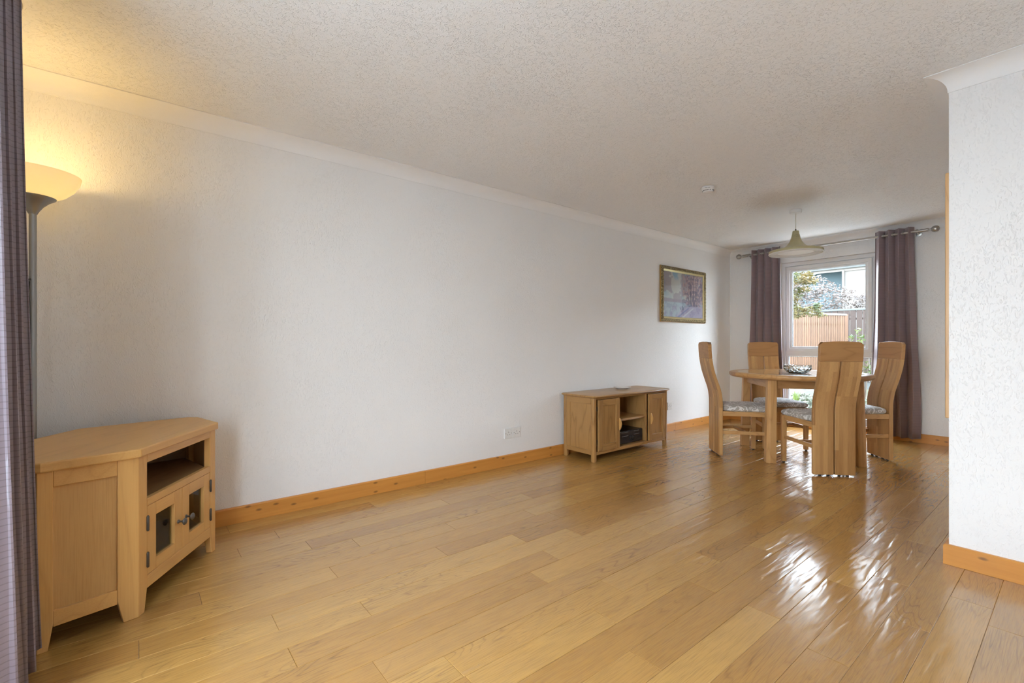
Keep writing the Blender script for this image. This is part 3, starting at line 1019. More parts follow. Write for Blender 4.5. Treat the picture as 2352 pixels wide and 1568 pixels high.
def yz_frame(hw, hh, w, prof):
    """mitred frame; prof = list of (inset 0..w, x height)"""
    bm = bmesh.new()
    cor = [(-1, -1), (1, -1), (1, 1), (-1, 1)]
    rings = [[(h, sy * (hw - i), sz * (hh - i)) for i, h in prof] for sy, sz in cor]
    V = [[bm.verts.new(p) for p in r] for r in rings]
    n = len(prof)
    for a in range(4):
        b = (a + 1) % 4
        for k in range(n):
            bm.faces.new((V[a][k], V[b][k], V[b][(k + 1) % n], V[a][(k + 1) % n]))
    return bm
obj('frame', yz_frame(hw - .004, hh - .004, .05, [(0, .018), (.004, .030), (.012, .036), (.026, .035), (.036, .026), (.04, .018)]), M['gold'], pic)
obj('frame_back', yz_frame(hw, hh, .05, [(0, .001), (0, .016), (.006, .019), (.05, .019), (.05, .001)]), M['gilt_edge'], pic)
obj('slip', yz_frame(hw - .038, hh - .038, .03, [(0, .026), (.006, .027), (.022, .018), (.026, .014), (0, .014)]), M['gold_plain'], pic)
# carved leaf bosses along the frame
bm = bmesh.new()
def boss(y, z, a):
    m = Matrix.Translation((.034, y, z)) @ Matrix.Rotation(a, 4, 'X') @ Matrix.Diagonal((.5, 1.5, .8, 1))
    bmesh.ops.create_icosphere(bm, subdivisions=1, radius=.0085, matrix=m)
for k in range(44):
    y = -hw + .03 + (2 * hw - .06) * k / 43
    for z in (hh - .023, -hh + .023):
        boss(y, z + (.006 if k % 2 else -.006), (.6 if k % 2 else -.6))
for k in range(28):
    z = -hh + .03 + (2 * hh - .06) * k / 27
    for y in (hw - .023, -hw + .023):
        boss(y + (.006 if k % 2 else -.006), z, PI / 2 + (.6 if k % 2 else -.6))
bo = obj('carving', bm, M['gold'], pic, smooth=True); bo['kind'] = 'stuff'
# the print: a flat painted landscape stored as point colours
W_, H_ = 220, 140
def smooth_noise(h, w, cells, seed):
    g = np.random.default_rng(seed).random((cells + 2, int(cells * w / h) + 3))
    yy = np.linspace(0, cells - .001, h); xx = np.linspace(0, g.shape[1] - 2.001, w)
    y0 = yy.astype(int); x0 = xx.astype(int)
    fy = (yy - y0)[:, None]; fx = (xx - x0)[None]
    fy = fy * fy * (3 - 2 * fy); fx = fx * fx * (3 - 2 * fx)
    return (g[y0][:, x0] * (1 - fy) * (1 - fx) + g[y0][:, x0 + 1] * (1 - fy) * fx + g[y0 + 1][:, x0] * fy * (1 - fx) + g[y0 + 1][:, x0 + 1] * fy * fx)
def fbm(seed, c):
    return sum(smooth_noise(H_, W_, c * 2 ** i, seed + i) / 2 ** i for i in range(3)) / 1.75
yy, xx = np.mgrid[0:H_, 0:W_]
u = xx / (W_ - 1); v = 1 - yy / (H_ - 1)         # v up
img = np.zeros((H_, W_, 3))
def put(mask, col, a=1.0):
    mk = (np.clip(mask, 0, 1) * a)[..., None]
    img[:] = img * (1 - mk) + np.array(col) * mk
img[:] = (.26, .40, .52)
put((fbm(1, 4) + .25 - abs(v - .66) * .6 - .42) * 5, (.55, .53, .50))
put((.62 - v) * 4, (.52, .50, .47), .8)
hz = .34
put((hz + .06 + .05 * fbm(2, 7) - v) * 40 * (v > hz - .01), (.24, .20, .25), .8)
tree_m = (fbm(5, 9) - .50 + .30 * np.clip(1 - ((u - .30) / .11) ** 2, -1, 1) * np.clip(1 - ((v - .42) / .13) ** 2, -1, 1)) * 12
put(tree_m * (v > hz), (.27, .20, .24), .7)
put((hz - v) * 60, (.36, .40, .47))
put((fbm(9, 12) - .48) * 6 * (v < hz), (.20, .25, .34), .5)
crown = 1 - ((u - .80) / .34) ** 2 - ((v - .62) / .44) ** 2
put((fbm(12, 12) - .56 + .35 * np.clip(crown, -1, 1)) * 9, (.34, .22, .24), .9)
put((fbm(22, 18) - .60 + .30 * np.clip(crown, -1, 1)) * 12, (.50, .33, .30), .85)
put((fbm(32, 20) - .66 + .30 * np.clip(crown, -1, 1)) * 14, (.15, .11, .17), .8)
for tx, lean, w0 in ((.66, .01, .011), (.70, -.03, .008), (.74, .02, .013), (.785, .04, .009), (.83, .02, .007), (.63, -.04, .006)):
    cx = tx + lean * (v - .2) + .006 * np.sin(v * 14 + tx * 40)
    put((w0 * 1.25 * (1.25 - v) - abs(u - cx)) * 250 * (v > .17) * (v < .93), (.03, .025, .06), .95)
bank = .24 + .06 * (u - .5) + .04 * fbm(41, 5)
put((bank - v) * 30 * np.clip((u - .42 + (.2 - v) * .7) * 6, 0, 1), (.40, .34, .44))
put((fbm(44, 14) - .5) * 8 * (v < bank), (.24, .20, .32), .55)
for k, o in enumerate((-.10, .02)):
    c_ = .74 + o - (.24 - v) * 1.25
    put((.026 + .05 * (.24 - v) - abs(u - c_)) * 60 * (v < .23), (.14, .16, .34) if k == 0 else (.58, .55, .60), .75)
for fx, fh in ((.46, .075), (.485, .055), (.415, .04)):
    put((.010 - abs(u - fx)) * 200 * (v > .17) * (v < .17 + fh * 1.2), (.07, .08, .14), .9)
iw, ih = hw - .060, hh - .060
V = [(.0155, float(-iw + 2 * iw * a), float(-ih + 2 * ih * b)) for a, b in zip(u.ravel(), v.ravel())]
Fc = [(j * W_ + i, j * W_ + i + 1, (j + 1) * W_ + i + 1, (j + 1) * W_ + i) for j in range(H_ - 1) for i in range(W_ - 1)]
Fc = [f[::-1] for f in Fc]
m, nt, bs, N, L = new_mat('landscape_print')
at = N.new('ShaderNodeVertexColor'); at.layer_name = 'print'
L.new(at.outputs[0], bs.inputs['Base Color']); setp(bs, Roughness=.6)
cv = obj('print', (V, Fc), m, pic)
ca = cv.data.color_attributes.new('print', 'FLOAT_COLOR', 'POINT')
flat = np.ones((H_ * W_, 4)); flat[:, :3] = np.clip(img.reshape(-1, 3), 0, 1)
ca.data.foreach_set('color', flat.ravel())
obj('picture_glass', B(.0185, .0195, -iw - .002, iw + .002, -ih - .002, ih + .002), M['glass'], pic)
bm = bmesh.new(); box(bm, .001, .0145, -iw - .01, iw + .01, -ih - .01, ih + .01)
obj('backing', bm, M['gilt_edge'], pic)

# ------------------------------------------------------------------ sockets, smoke alarm
def socket(label, y, z, switch=False):
    t = thing('wall_socket', label, 'socket', (0, y, z), 0, 'white wall sockets')
    bm = bmesh.new()
    sections(bm, [[(.0008, a * .043, b * .043) for a, b in ((-1, -1), (1, -1), (1, 1), (-1, 1))],
                  [(.007, a * .043, b * .043) for a, b in ((-1, -1), (1, -1), (1, 1), (-1, 1))],
                  [(.0095, a * .0405, b * .0405) for a, b in ((-1, -1), (1, -1), (1, 1), (-1, 1))]])
    obj('faceplate', bm, M['white_plastic'], t)
    def hole(y, z, wy, wz):
        obj('socket_hole', B(.0095, .0098, y - wy, y + wy, z - wz, z + wz), M['slot'], t)
    hole(0, .010, .0022, .0045); hole(-.011, -.011, .0035, .0022); hole(.011, -.011, .0035, .0022)
    for sy in (-.030, .030):
        bm = bmesh.new(); lathe(bm, [(0, .0101), (.0032, .0099), (.0034, .0093), (0, .0093)], 12, (0, sy, 0), axis='x'); obj('screw', bm, M['pewter'], t, smooth=True)
    if switch:
        obj('rocker_switch', B(.0095, .013, .010, .020, .012, .030), M['white_plastic'], t, bevel=.002)
    return t
socket('white single wall socket with a switch, left one of the adjoining pair', 2.4455, .271, True)
socket('white single wall socket without a switch, right one of the adjoining pair', 2.5345, .271)
socket('white wall socket half hidden beyond the far end of the television stand', 4.855, .297)

sa = thing('smoke_alarm', 'round white smoke alarm on the ceiling', 'smoke alarm', (1.165, 3.575, H))
bm = bmesh.new(); lathe(bm, [(0, -.0005), (.049, -.0005), (.051, -.004), (.049, -.020), (.046, -.022), (.044, -.026), (0, -.026)], 40); obj('base', bm, M['white_plastic'], sa, smooth=True)
bm = bmesh.new(); lathe(bm, [(0, -.026), (.042, -.026), (.043, -.036), (.040, -.042), (.030, -.045), (0, -.0455)], 40); obj('cover', bm, M['white_plastic'], sa, smooth=True)
for k in range(26):
    a = 2 * PI * k / 26
    if k % 7 == 3:
        continue
    bm = bmesh.new(); box(bm, .0425, .0440, -.0022, .0022, -.036, -.028)
    bmesh.ops.rotate(bm, verts=bm.verts, cent=(0, 0, 0), matrix=Matrix.Rotation(a, 3, 'Z'))
    obj('vent_slot', bm, M['slot'], sa)
for a0, w in ((-1.38, .010), (-1.05, .004), (-.86, .004)):
    bm = bmesh.new(); box(bm, .0495, .0504, -w, w, -.0175, -.0150)
    bmesh.ops.rotate(bm, verts=bm.verts, cent=(0, 0, 0), matrix=Matrix.Rotation(a0, 3, 'Z'))
    obj('mark', bm, M['slot'], sa)

# ------------------------------------------------------------------ pendant lamp over the table
pl = thing('pendant_lamp', 'champagne gold trumpet shaped pendant light with a ridged white underside', 'lamp', (1.352, 4.835, H))
bm = bmesh.new(); lathe(bm, [(0, -.0005), (.050, -.0005), (.051, -.004), (.050, -.028), (.047, -.031), (0, -.031)], 36); obj('ceiling_rose', bm, M['white_plastic'], pl, smooth=True)
bm = bmesh.new(); tube(bm, [(0, 0, -.03), (0, 0, -.180)], .0032, 10); obj('cord', bm, plain('cream_cord', (.62, .57, .47), .6), pl, smooth=True)
bm = bmesh.new(); lathe(bm, [(0, -.178), (.005, -.178), (.006, -.184), (.006, -.197), (0, -.197)], 14); obj('cord_grip', bm, M['rubber'], pl, smooth=True)
gm = plain('champagne_gold', (.50, .44, .25), .36, .55)
bm = bmesh.new()
prof = [(0, -.196), (.024, -.196), (.0265, -.200), (.030, -.225), (.035, -.250), (.042, -.275), (.053, -.300), (.070, -.325), (.095, -.347), (.130, -.362), (.175, -.372), (.212, -.377), (.220, -.380), (.224, -.388), (.224, -.404), (.219, -.404), (.216, -.386), (.17, -.378)]
lathe(bm, prof, 64); obj('shade', bm, gm, pl, smooth=True)
bm = bmesh.new()
pr = [(0, -.400)]
rr_ = .150
while rr_ < .214:
    pr += [(rr_, -.400), (rr_ + .001, -.407), (rr_ + .004, -.407), (rr_ + .005, -.400)]
    rr_ += .010
pr += [(.2155, -.400), (.2155, -.396), (0, -.396)]
lathe(bm, pr, 64); obj('diffuser', bm, plain('white_diffuser', (.78, .76, .72), .4), pl, smooth=True)
bm = bmesh.new(); lathe(bm, [(.2165, -.403), (.2255, -.403), (.2265, -.408), (.2225, -.412), (.2165, -.411)], 64); obj('rim', bm, plain('white_rim', (.80, .78, .74), .3), pl, smooth=True)
for row, (r_, z_) in enumerate(((.0328, -.236), (.0348, -.245), (.0372, -.254))):
    for k in range(18):
        a = 2 * PI * (k + .5 * (row % 2)) / 18
        bm = bmesh.new()
        lathe(bm, [(0, .0006), (.0019, .0004), (.0019, -.0010), (0, -.0010)], 6, axis='x')
        bmesh.ops.translate(bm, verts=bm.verts, vec=(r_, 0, z_))
        bmesh.ops.rotate(bm, verts=bm.verts, cent=(0, 0, 0), matrix=Matrix.Rotation(a, 3, 'Z'))
        obj('vent_hole', bm, M['slot'], pl)

# ------------------------------------------------------------------ dining table
TX, TY = 1.388, 4.770
tb = thing('dining_table', 'round oak dining table between the four high-backed chairs', 'table', (TX, TY, 0), R(41))
RT, ZT = .574, .762
bm = bmesh.new()
lathe(bm, [(0, ZT), (.500, ZT), (.500, ZT - .030), (0, ZT - .030)], 72); obj('tabletop', bm, M['top'], tb, smooth=True)
for q in range(4):
    bm = bmesh.new()
    lathe(bm, [(.5005, ZT), (RT - .014, ZT), (RT - .006, ZT - .003), (RT - .001, ZT - .010), (RT, ZT - .018), (RT - .002, ZT - .028), (RT - .010, ZT - .038), (RT - .024, ZT - .044), (RT - .06, ZT - .046), (.5005, ZT - .046)], 20, a0=q * PI / 2 + .0006 + R(10), a1=(q + 1) * PI / 2 - .0006 + R(10))
    obj('rim_segment', bm, M['ch_x'] if q % 2 else M['ch_y'], tb, smooth=True)
for sx in (-1, 1):
    for sy in (-1, 1):
        bm = bmesh.new()
        def sec(z, h, off, ch):
            cx, cy = sx * (.350 + off), sy * (.350 + off)
            p = [(-h, -h), (h, -h), (h, h - ch), (h - ch, h), (-h, h)]
            return [(cx + a * sx, cy + b * sy, z) for a, b in p]
        sections(bm, [sec(0, .038, .003, .024), sec(ZT - .048, .034, -.010, .016)])
        obj('leg', bm, M['ch_z'], tb, bevel=.003)
for sgn in (-1, 1):
    obj('apron', B(-.306, .306, sgn * .335 - .011, sgn * .335 + .011, ZT - .122, ZT - .048), M['ch_x'], tb, bevel=.002)
    obj('apron', B(sgn * .335 - .011, sgn * .335 + .011, -.306, .306, ZT - .122, ZT - .048), M['ch_y'], tb, bevel=.002)

# ------------------------------------------------------------------ dining chairs
def lean(z):
    pts = [(0, 0), (.50, 0), (.56, -.006), (.62, -.020), (.68, -.041), (.74, -.061), (.80, -.077), (.88, -.091), (.96, -.098), (1.06, -.101)]
    for (a, b), (c, d) in zip(pts, pts[1:]):
        if a <= z <= c:
            t = (z - a) / (c - a)
            return b + (d - b) * t
    return pts[-1][1]
BTH = .031
def back_slab(x0, x1, z0, z1, arch=0, nx=1, nz=22):
    bm = bmesh.new()
    rings = []
    for j in range(nz + 1):
        t = j / nz
        ring_f, ring_b = [], []
        for i in range(nx + 1):
            x = x0 + (x1 - x0) * i / nx
            q = (2 * (x - x0) / (x1 - x0) - 1)
            ztop = z1 - arch * q * q - (.016 * max(0, (abs(q) - .86) / .14) ** 2.2 if arch else 0)
            z = z0 + (ztop - z0) * t
            ring_b.append((x, lean(z), z)); ring_f.append((x, lean(z) + BTH, z))
        rings.append(ring_b + ring_f[::-1])
    return sections(bm, rings)
HWD = .152
def make_chair(label):
    t = thing('dining_chair', label, 'chair', group='oak dining chairs')
    ZB, ZH = .012, .893
    obj('back_slat', back_slab(-HWD, -.0055, ZB, ZH), M['stave'], t, smooth=True, bevel=.003)
    obj('back_slat', back_slab(.0055, HWD, ZB, ZH), M['stave'], t, smooth=True, bevel=.003)
    obj('headrest', back_slab(-HWD - .001, HWD + .001, ZH + .0005, 1.047, .010, 16, 8), M['ch_x'], t, smooth=True, bevel=.003)
    for gx in (-.10, -.04, .04, .10):
        bm = bmesh.new(); lathe(bm, [(0, 0), (.010, 0), (.010, .013), (0, .013)], 12, (gx, .0155, 0)); obj('glide', bm, M['rubber'], t)
    LX, LY = .188, .425
    for s in (-1, 1):
        bm = bmesh.new()
        r = [(-.019, -.019), (.019, -.019), (.019, .012), (.012, .019), (-.019, .019)]
        r = [(s * a, b) for a, b in r]
        sections(bm, [[(s * LX + a * .92, LY + b * .92, .010) for a, b in r], [(s * LX + a, LY + b, .412) for a, b in r]])
        obj('leg', bm, M['ch_z'], t, bevel=.002)
        bm = bmesh.new(); lathe(bm, [(0, 0), (.010, 0), (.010, .011), (0, .011)], 12, (s * LX, LY, 0)); obj('glide', bm, M['rubber'], t)
        bm = bmesh.new(); bar(bm, (s * .135, BTH, .393), (s * (LX - .003), LY - .017, .393), .022, .042); obj('seat_rail', bm, M['ch_y'], t, bevel=.002)
        bm = bmesh.new(); bar(bm, (s * .132, BTH, .222), (s * (LX - .004), LY - .017, .222), .018, .030); obj('stretcher', bm, M['ch_y'], t, bevel=.002)
    bm = bmesh.new(); bar(bm, (-LX + .017, LY, .393), (LX - .017, LY, .393), .022, .042); obj('seat_rail', bm, M['ch_x'], t, bevel=.002)
    bm = bmesh.new(); bar(bm, (-.152, .235, .222), (.152, .235, .222), .018, .024); obj('stretcher', bm, M['ch_x'], t, bevel=.002)
    bm = bmesh.new(); bar(bm, (-.14, BTH + .011, .393), (.14, BTH + .011, .393), .022, .042); obj('seat_rail', bm, M['ch_x'], t, bevel=.002)
    # domed cushion, wider at the front
    bm = bmesh.new()
    def outline(s, n=40):
        out = []
        for i in range(n):
            a = 2 * PI * i / n
            c, d = math.cos(a), math.sin(a)
            e = .32
            px = math.copysign(abs(c) ** e, c); py = math.copysign(abs(d) ** e, d)
            yv = .250 + py * .215 * s
            wv = .158 + (yv - .035) / .41 * .060
            out.append((px * wv * s, yv))
        return out
    lev = [(.93, .4145), (1.0, .424), (1.015, .437), (1.0, .450), (.95, .459), (.84, .467), (.66, .473), (.42, .477), (.18, .4785)]
    sections(bm, [[(x, y, z) for x, y in outline(s)] for s, z in lev])
    obj('seat_cushion', bm, M['damask'], t, smooth=True)
    return t
def dup(root, label):
    r = root.copy(); COL.objects.link(r)
    r['label'] = label
    for ch in root.children:
        c = ch.copy(); COL.objects.link(c); c.parent = r
        for g in ch.children:
            d = g.copy(); COL.objects.link(d); d.parent = c
    return r
ch1 = make_chair('nearest oak dining chair, its slatted back turned to the viewer')
ch1.location, ch1.rotation_euler = (1.850, 4.205, 0), (0, 0, R(44))
ch2 = dup(ch1, 'left-hand oak dining chair standing by the long wall under the picture')
ch2.location, ch2.rotation_euler = (.871, 4.230, 0), (0, 0, R(-45))
ch3 = dup(ch1, 'right-hand oak dining chair in front of the right garden curtain')
ch3.location, ch3.rotation_euler = (1.912, 5.231, 0), (0, 0, R(135))
ch4 = dup(ch1, 'farthest oak dining chair, in front of the left garden curtain')
ch4.location, ch4.rotation_euler = (.945, 5.180, 0), (0, 0, R(-135))

# ------------------------------------------------------------------ cut glass bowl
gb = thing('glass_bowl', 'cut crystal glass bowl on the dining table', 'bowl', (1.43, 4.655, ZT))
bm = bmesh.new()
n = 48
outer = [(.064, .0005), (.078, .004), (.095, .013), (.107, .026), (.112, .040), (.112, .050), (.110, .064), (.111, .072)]
innr = [(.103, .071), (.102, .058), (.100, .044), (.094, .030), (.080, .018), (.06, .012)]
rings = []
for j, (r_, z_) in enumerate(outer):
    ring = []
    for i in range(n):
        a = 2 * PI * i / n
        d = 0
        if 1 <= j <= 4:
            d = -.0045 * abs(math.sin(a * 8 + j * .8)) - .0035 * abs(math.sin(a * 8 - j * .8))
        if j >= 6:
            z2 = z_ + (.002 if i % 2 else -.002)
        else:
            z2 = z_
        ring.append(((r_ + d) * math.cos(a), (r_ + d) * math.sin(a), z2))
    rings.append(ring)
for r_, z_ in innr:
    rings.append([(r_ * math.cos(2 * PI * i / n), r_ * math.sin(2 * PI * i / n), z_) for i in range(n)])
sections(bm, rings)
obj('bowl', bm, M['crystal'], gb)

# ------------------------------------------------------------------ wooden hatch leaf just behind the partition end
hl = thing('hatch_leaf', 'tall narrow oak board edge showing behind the white wall corner at right', 'hatch door', (XD - .001, 3.52, 0), R(-1.2))
obj('board', B(-.024, -.004, -.415, 0, .665, 1.872), M['ch_z'], hl, bevel=.004)
obj('hinge', B(-.004, .0, -.03, -.002, 1.60, 1.68), M['hinge'], hl)
obj('hinge', B(-.004, .0, -.03, -.002, .84, .92), M['hinge'], hl)

# ------------------------------------------------------------------ garden behind the window
def soil_mat():
    m, nt, bs, N, L = new_mat('garden_ground')
    v = coords(N, L, world=True)
    a = noise(N, L, v, 9, 4, .7)
    r = ramp(N, [(.3, (0.023, 0.030, 0.009)), (.5, (0.059, 0.059, 0.033)), (.7, (0.112, 0.102, 0.086))])
    L.new(a, r.inputs[0]); L.new(r.outputs[0], bs.inputs['Base Color'])
    setp(bs, Roughness=.9)
    return m
M['soil'] = soil_mat()
bm = bmesh.new()
vs = [bm.verts.new(p) for p in ((-14, 6.47, -.12), (16, 6.47, -.12), (16, 8.3, -.115), (-14, 8.3, -.115), (16, 11.6, .10), (-14, 11.6, .10), (16, 40, .10), (-14, 40, .10))]
for f in ((0, 1, 2, 3), (3, 2, 4, 5), (5, 4, 6, 7)):
    bm.faces.new([vs[i] for i in f])
struct('ground_garden', bm, M['soil'])
struct('ground_front', B(-20, 24, -40, YF - .20, -.25, -.16), plain('light_bounce_front_paving', (.64, .66, .67), .9))  # unseen front ground, made extra pale to bounce daylight onto the ceiling
# paving slabs by the window, extended and paled to bounce daylight indoors
PAV = plain('light_bounce_patio_stone', (.66, .65, .63), .85)
pv = struct('patio', B(-2.5, 5.0, 6.48, 8.02, -.118, -.085), plain('patio_bed', (.2, .19, .17), .9))
for i in range(12):
    for j in range(3):
        x = -2.45 + i * .62; y = 6.49 + j * .51
        obj('paving_slab', B(x, x + .60, y, y + .50, -.0848, -.062 - random.uniform(0, .004)), PAV, pv, bevel=.004)

def fence(name, label, cat, A, Bp, zg, zt, pitch, w, t, mat, cap, posts=True, group=None):
    A, Bp = Vector((*A, 0)), Vector((*Bp, 0))
    d = Bp - A; Ln = d.length
    th = thing(name, label, cat, (A.x, A.y, 0), math.atan2(d.y, d.x))
    n = int(Ln / pitch)
    me = None
    for i in range(n):
        x = (i + .5) * pitch
        if me is None:
            o = obj('fence_board', B(-w / 2, w / 2, -t, 0, zg + .14, zt - .01), mat, th)
            me = o.data
        else:
            o = bpy.data.objects.new('fence_board', me); COL.objects.link(o); o.parent = th
        o.location = (x, random.uniform(-.002, .002), random.uniform(-.004, 0))
    obj('cap_rail', B(0, Ln, -t - .012, .035, zt - .008, zt + .028), cap, th, bevel=.004)
    obj('gravel_board', B(0, Ln, -.01, .025, zg, zg + .15), cap, th)
    for zr in (zg + .35, zt - .2):
        obj('rail', B(0, Ln, .003, .035, zr, zr + .04), mat, th)
    for xp in (0 - .03, Ln + .03):
        obj('post', B(xp - .035, xp + .035, .0, .07, zg, zt + .02), mat, th)
    return th
fb1 = wood('larch_slats', (.086, .043, .021), (.056, .026, .0115), 'z', .7, tint=.13)
fb2 = wood('brown_stained_boards', (0.0309, 0.0173, 0.0117), (0.0215, 0.0112, 0.0080), 'z', .75, tint=.12)
cap1 = plain('weathered_cap', (0.1232, 0.1108, 0.0975), .8)
cap2 = plain('grey_cap', (0.0616, 0.0647, 0.0616), .8)
# direction of the slat panel seen through the window
A1, B1 = Vector((-.439, 9.742)), Vector((.057, 10.961))
dd = (B1 - A1).normalized()
fence('slat_fence', 'sunlit orange fence panel of narrow upright slats in the garden', 'fence', tuple(A1 - dd * 1.5), tuple(B1), .12, 1.585, .046, .030, .018, fb1, cap1)
fence('board_fence', 'dark brown garden fence of wide upright boards beyond the slat panel', 'fence', (-.55, 11.5), (6.6, 11.5), .10, 1.715, .108, .096, .02, fb2, cap2)

def leaf_cloud(centres, n, size, seed, stretch=(1, 1, .8), up=.35):
    r = np.random.default_rng(seed)
    C = np.array([c[:3] for c in centres], float); RR = np.array([c[3] for c in centres], float)
    k = r.choice(len(C), n, p=RR ** 2 / (RR ** 2).sum())
    d = r.normal(size=(n, 3)); d /= np.linalg.norm(d, axis=1)[:, None]
    P = C[k] + d * (RR[k] * r.uniform(.35, 1, n) ** .6)[:, None] * np.array(stretch)
    a = r.normal(size=(n, 3)); a[:, 2] *= .5; a /= np.linalg.norm(a, axis=1)[:, None]
    b = np.cross(a, r.normal(size=(n, 3))); b /= np.linalg.norm(b, axis=1)[:, None]
    s = size * r.uniform(.6, 1.3, n)[:, None]
    q = np.stack([P - a * s, P + b * s * .38, P + a * s, P - b * s * .38], 1)
    return q.reshape(-1, 3).tolist(), [(4 * i, 4 * i + 1, 4 * i + 2, 4 * i + 3) for i in range(n)]

def leaf_mat(name, c1, c2, trans=.35, scale=6):
    m, nt, bs, N, L = new_mat(name)
    v = coords(N, L, world=True)
    a = noise(N, L, v, scale, 3, .7)
    r = ramp(N, [(.35, c1), (.65, c2)]); L.new(a, r.inputs[0])
    L.new(r.outputs[0], bs.inputs['Base Color']); setp(bs, Roughness=.5)
    tr = N.new('ShaderNodeBsdfTranslucent'); L.new(r.outputs[0], tr.inputs[0])
    mx = N.new('ShaderNodeMixShader'); mx.inputs[0].default_value = trans
    L.new(bs.outputs[0], mx.inputs[1]); L.new(tr.outputs[0], mx.inputs[2])
    L.new(mx.outputs[0], N['Material Output'].inputs[0])
    return m
bark = plain('bark', (.10, .075, .055), .9)

def plant(name, label, cat, base, stems, centres, n, size, mat, seed, group=None, stretch=(1, 1, .8)):
    t = thing(name, label, cat, base, 0, group)
    b = Vector(base)
    for pts, r in stems:
        bm = bmesh.new()
        tube(bm, [Vector(p) - b for p in pts], [r * (1 - .75 * i / max(1, len(pts) - 1)) for i in range(len(pts))], 7)
        obj('branch' if r < .02 else 'trunk', bm, bark, t, smooth=True)
    f = obj('foliage', leaf_cloud([(c[0] - b.x, c[1] - b.y, c[2] - b.z, c[3]) for c in centres], n, size, seed, stretch), mat, t)
    f['kind'] = 'stuff'
    return t

mp = leaf_mat('maple_leaf', (.030, .044, .010), (.115, .072, .018), .35, 4.5)
plant('maple_tree', 'small maple tree with green and orange leaves in front of the slat fence', 'tree', (-.10, 8.35, -.04),
      [([(-.10, 8.35, -.06), (-.06, 8.30, .7), (.0, 8.2, 1.4), (.12, 8.1, 1.9)], .05), ([(0, 8.2, 1.2), (.25, 8.05, 1.55), (.45, 8.0, 1.6)], .018), ([(.0, 8.2, 1.4), (.2, 8.0, 1.9), (.42, 7.95, 2.0)], .016)],
      [(.25, 8.0, 2.05, .22), (.42, 8.0, 1.98, .12), (.12, 8.0, 1.78, .2), (.33, 8.0, 1.86, .10), (.2, 8.0, 1.52, .2), (.42, 8.02, 1.52, .14), (.55, 8.05, 1.46, .07), (.5, 8.05, 1.60, .07), (.0, 8.1, 1.6, .25), (-.1, 8.1, 2.0, .3)], 2600, .034, mp, 21, stretch=(1, 1, .55))
bl = leaf_mat('pale_blossom', (.058, .043, .036), (.140, .110, .094), .25, 9)
plant('blossom_shrub', 'pale blossoming shrub spilling over behind the garden fences', 'shrub', (-.8, 12.6, .1),
      [([(-.8, 12.6, .05), (-.8, 12.6, 1.0), (-.6, 12.6, 1.9)], .05), ([(-.8, 12.6, 1.0), (-.3, 12.6, 1.7), (.2, 12.6, 1.9)], .03)],
      [(-1.6, 12.6, 2.2, .55), (-1.15, 12.6, 2.35, .45), (-.75, 12.6, 2.1, .45), (-.35, 12.6, 1.95, .4), (.1, 12.5, 1.9, .35), (.45, 12.5, 1.95, .3), (.85, 12.5, 2.0, .4), (-1.1, 12.4, 1.6, .5)], 5200, .04, bl, 22)
gr = leaf_mat('fresh_green_leaf', (0.0312, 0.0593, 0.0101), (0.0975, 0.1131, 0.0281), .45, 5)
for i, (x, y, h, sp, nn) in enumerate(((.62, 10.0, 1.28, .15, 170), (.40, 10.3, 1.15, .13, 130), (1.0, 9.85, 1.02, .26, 420))):
    lab = ['tall thin leafy shrub with arching stems before the dark boards', 'thin leafy shrub at the end of the slat fence', 'bushy light green shrub beside the right curtain'][i]
    rs = random.Random(50 + i)
    stems, cents = [], []
    for k in range(7):
        a = rs.uniform(0, 2 * PI); q = rs.uniform(.3, 1) * sp
        tip = (x + q * math.cos(a), y + q * math.sin(a), h * rs.uniform(.72, 1.0))
        stems.append(([(x, y, -.02), (x + .4 * q * math.cos(a), y + .4 * q * math.sin(a), h * .5), tip], .007))
        for z in (.5, .7, .85, 1):
            cents.append((x + q * z * math.cos(a), y + q * z * math.sin(a), tip[2] * z, .055))
    plant('leafy_shrub', lab, 'shrub', (x, y, .0), stems, cents, nn, .036, gr, 60 + i, 'green garden shrubs')
wt = leaf_mat('variegated_leaf', (0.0359, 0.0515, 0.0179), (0.1856, 0.1747, 0.1490), .3, 22)
fb = obj('flower_bed', leaf_cloud([(-.6 + .28 * i + random.uniform(-.1, .1), y, zc, .2) for i in range(2, 11) for y, zc in ((8.62, -.05), (8.95, -.0), (9.3, .04))], 5200, .034, 31, stretch=(1, 1, .45)), wt)
tag(fb, 'bed of low white-edged foliage in front of the garden fences', 'plants'); fb['kind'] = 'stuff'
lily = leaf_mat('blade_leaf', (0.0460, 0.0827, 0.0078), (0.1030, 0.1342, 0.0203), .4)
bm = bmesh.new()
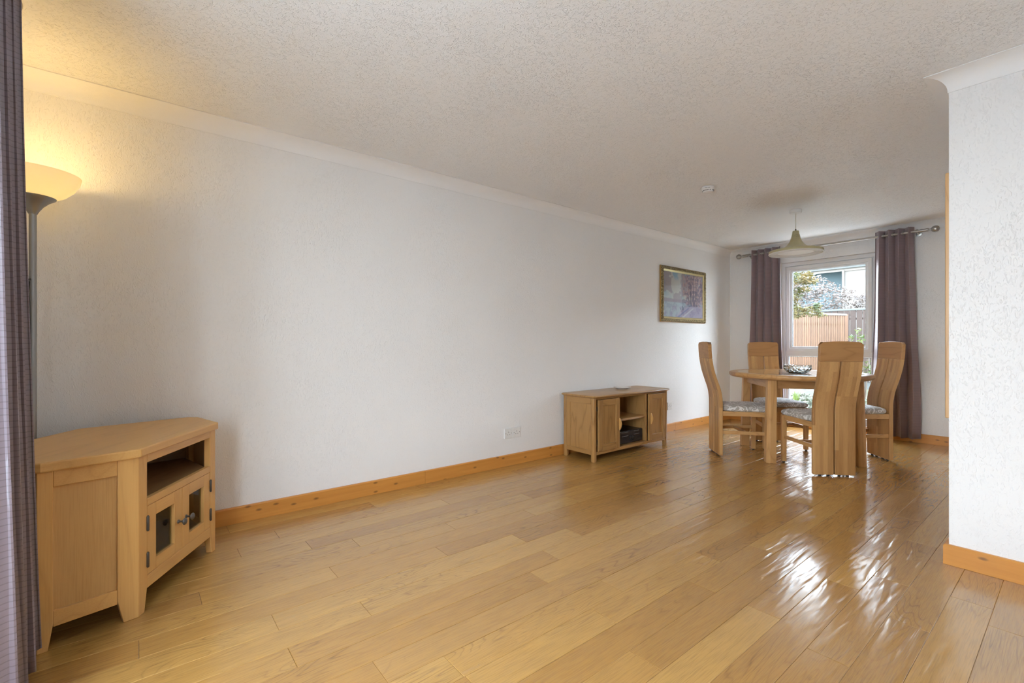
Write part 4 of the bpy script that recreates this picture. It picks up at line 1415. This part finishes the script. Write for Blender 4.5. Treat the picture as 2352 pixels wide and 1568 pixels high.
for k in range(14):
    a = random.uniform(0, 2 * PI); r_ = random.uniform(.03, .12)
    p0 = Vector((0, 0, 0)); p1 = Vector((r_ * .4 * math.cos(a), r_ * .4 * math.sin(a), .22)); p2 = Vector((r_ * math.cos(a), r_ * math.sin(a), .38))
    s = Vector((-math.sin(a), math.cos(a), 0)) * .012
    q = [bm.verts.new(p) for p in (p0 - s, p0 + s, p1 + s, p1 - s, p2)]
    bm.faces.new((q[0], q[1], q[2], q[3])); bm.faces.new((q[3], q[2], q[4]))
o = obj('grass_clump', bm, lily); o.location = (.12, 8.30, -.11)
tag(o, 'bright green clump of blade leaves in the flower bed under the slat fence', 'plant')

# neighbouring house: pale front; bluish shade of the recessed left bay put into its colour
nh = thing('neighbour_house', 'pale rendered house beyond the garden with its left bay in painted blue-grey shade', 'house', (-3.9, 27.0, 0))
HW = plain('pale_render', (.096, .086, .076), .85)
HB = plain('blue_grey_shaded_wall', (0.0312, 0.0538, 0.0616), .8)
obj('wall', B(-.62, 24, 0, 6, .1, 4.70), HW, nh)
obj('shaded_bay', B(-8, -.62, .9, 6, .1, 4.70), HB, nh)
obj('gutter', B(-8, 24.2, -.22, -.06, 4.66, 4.80), cap2, nh, bevel=.03)
obj('fascia', B(-8, 24.2, -.06, -.02, 4.55, 4.80), cap1, nh)
bm = bmesh.new(); sections(bm, [[(-8, -.3, 4.78), (-8, 6.3, 4.78), (-8, 3, 6.6)], [(24.2, -.3, 4.78), (24.2, 6.3, 4.78), (24.2, 3, 6.6)]])
obj('roof', bm, plain('roof_tile', (.16, .13, .12), .85), nh)
wf = obj('window', frame_ring(.42, 1.62, 3.28, 4.46, .07, -.04, .02), M['upvc'], nh)
obj('pane', B(.48, 1.56, -.02, -.01, 3.34, 4.40), plain('dark_pane', (.05, .08, .10), .05), wf)
obj('sill', B(.34, 1.70, -.12, .0, 3.20, 3.28), cap2, nh)
bm = bmesh.new(); tube(bm, [(-.55, -.05, .1), (-.55, -.05, 4.6)], .05, 10); obj('downpipe', bm, cap1, nh, smooth=True)
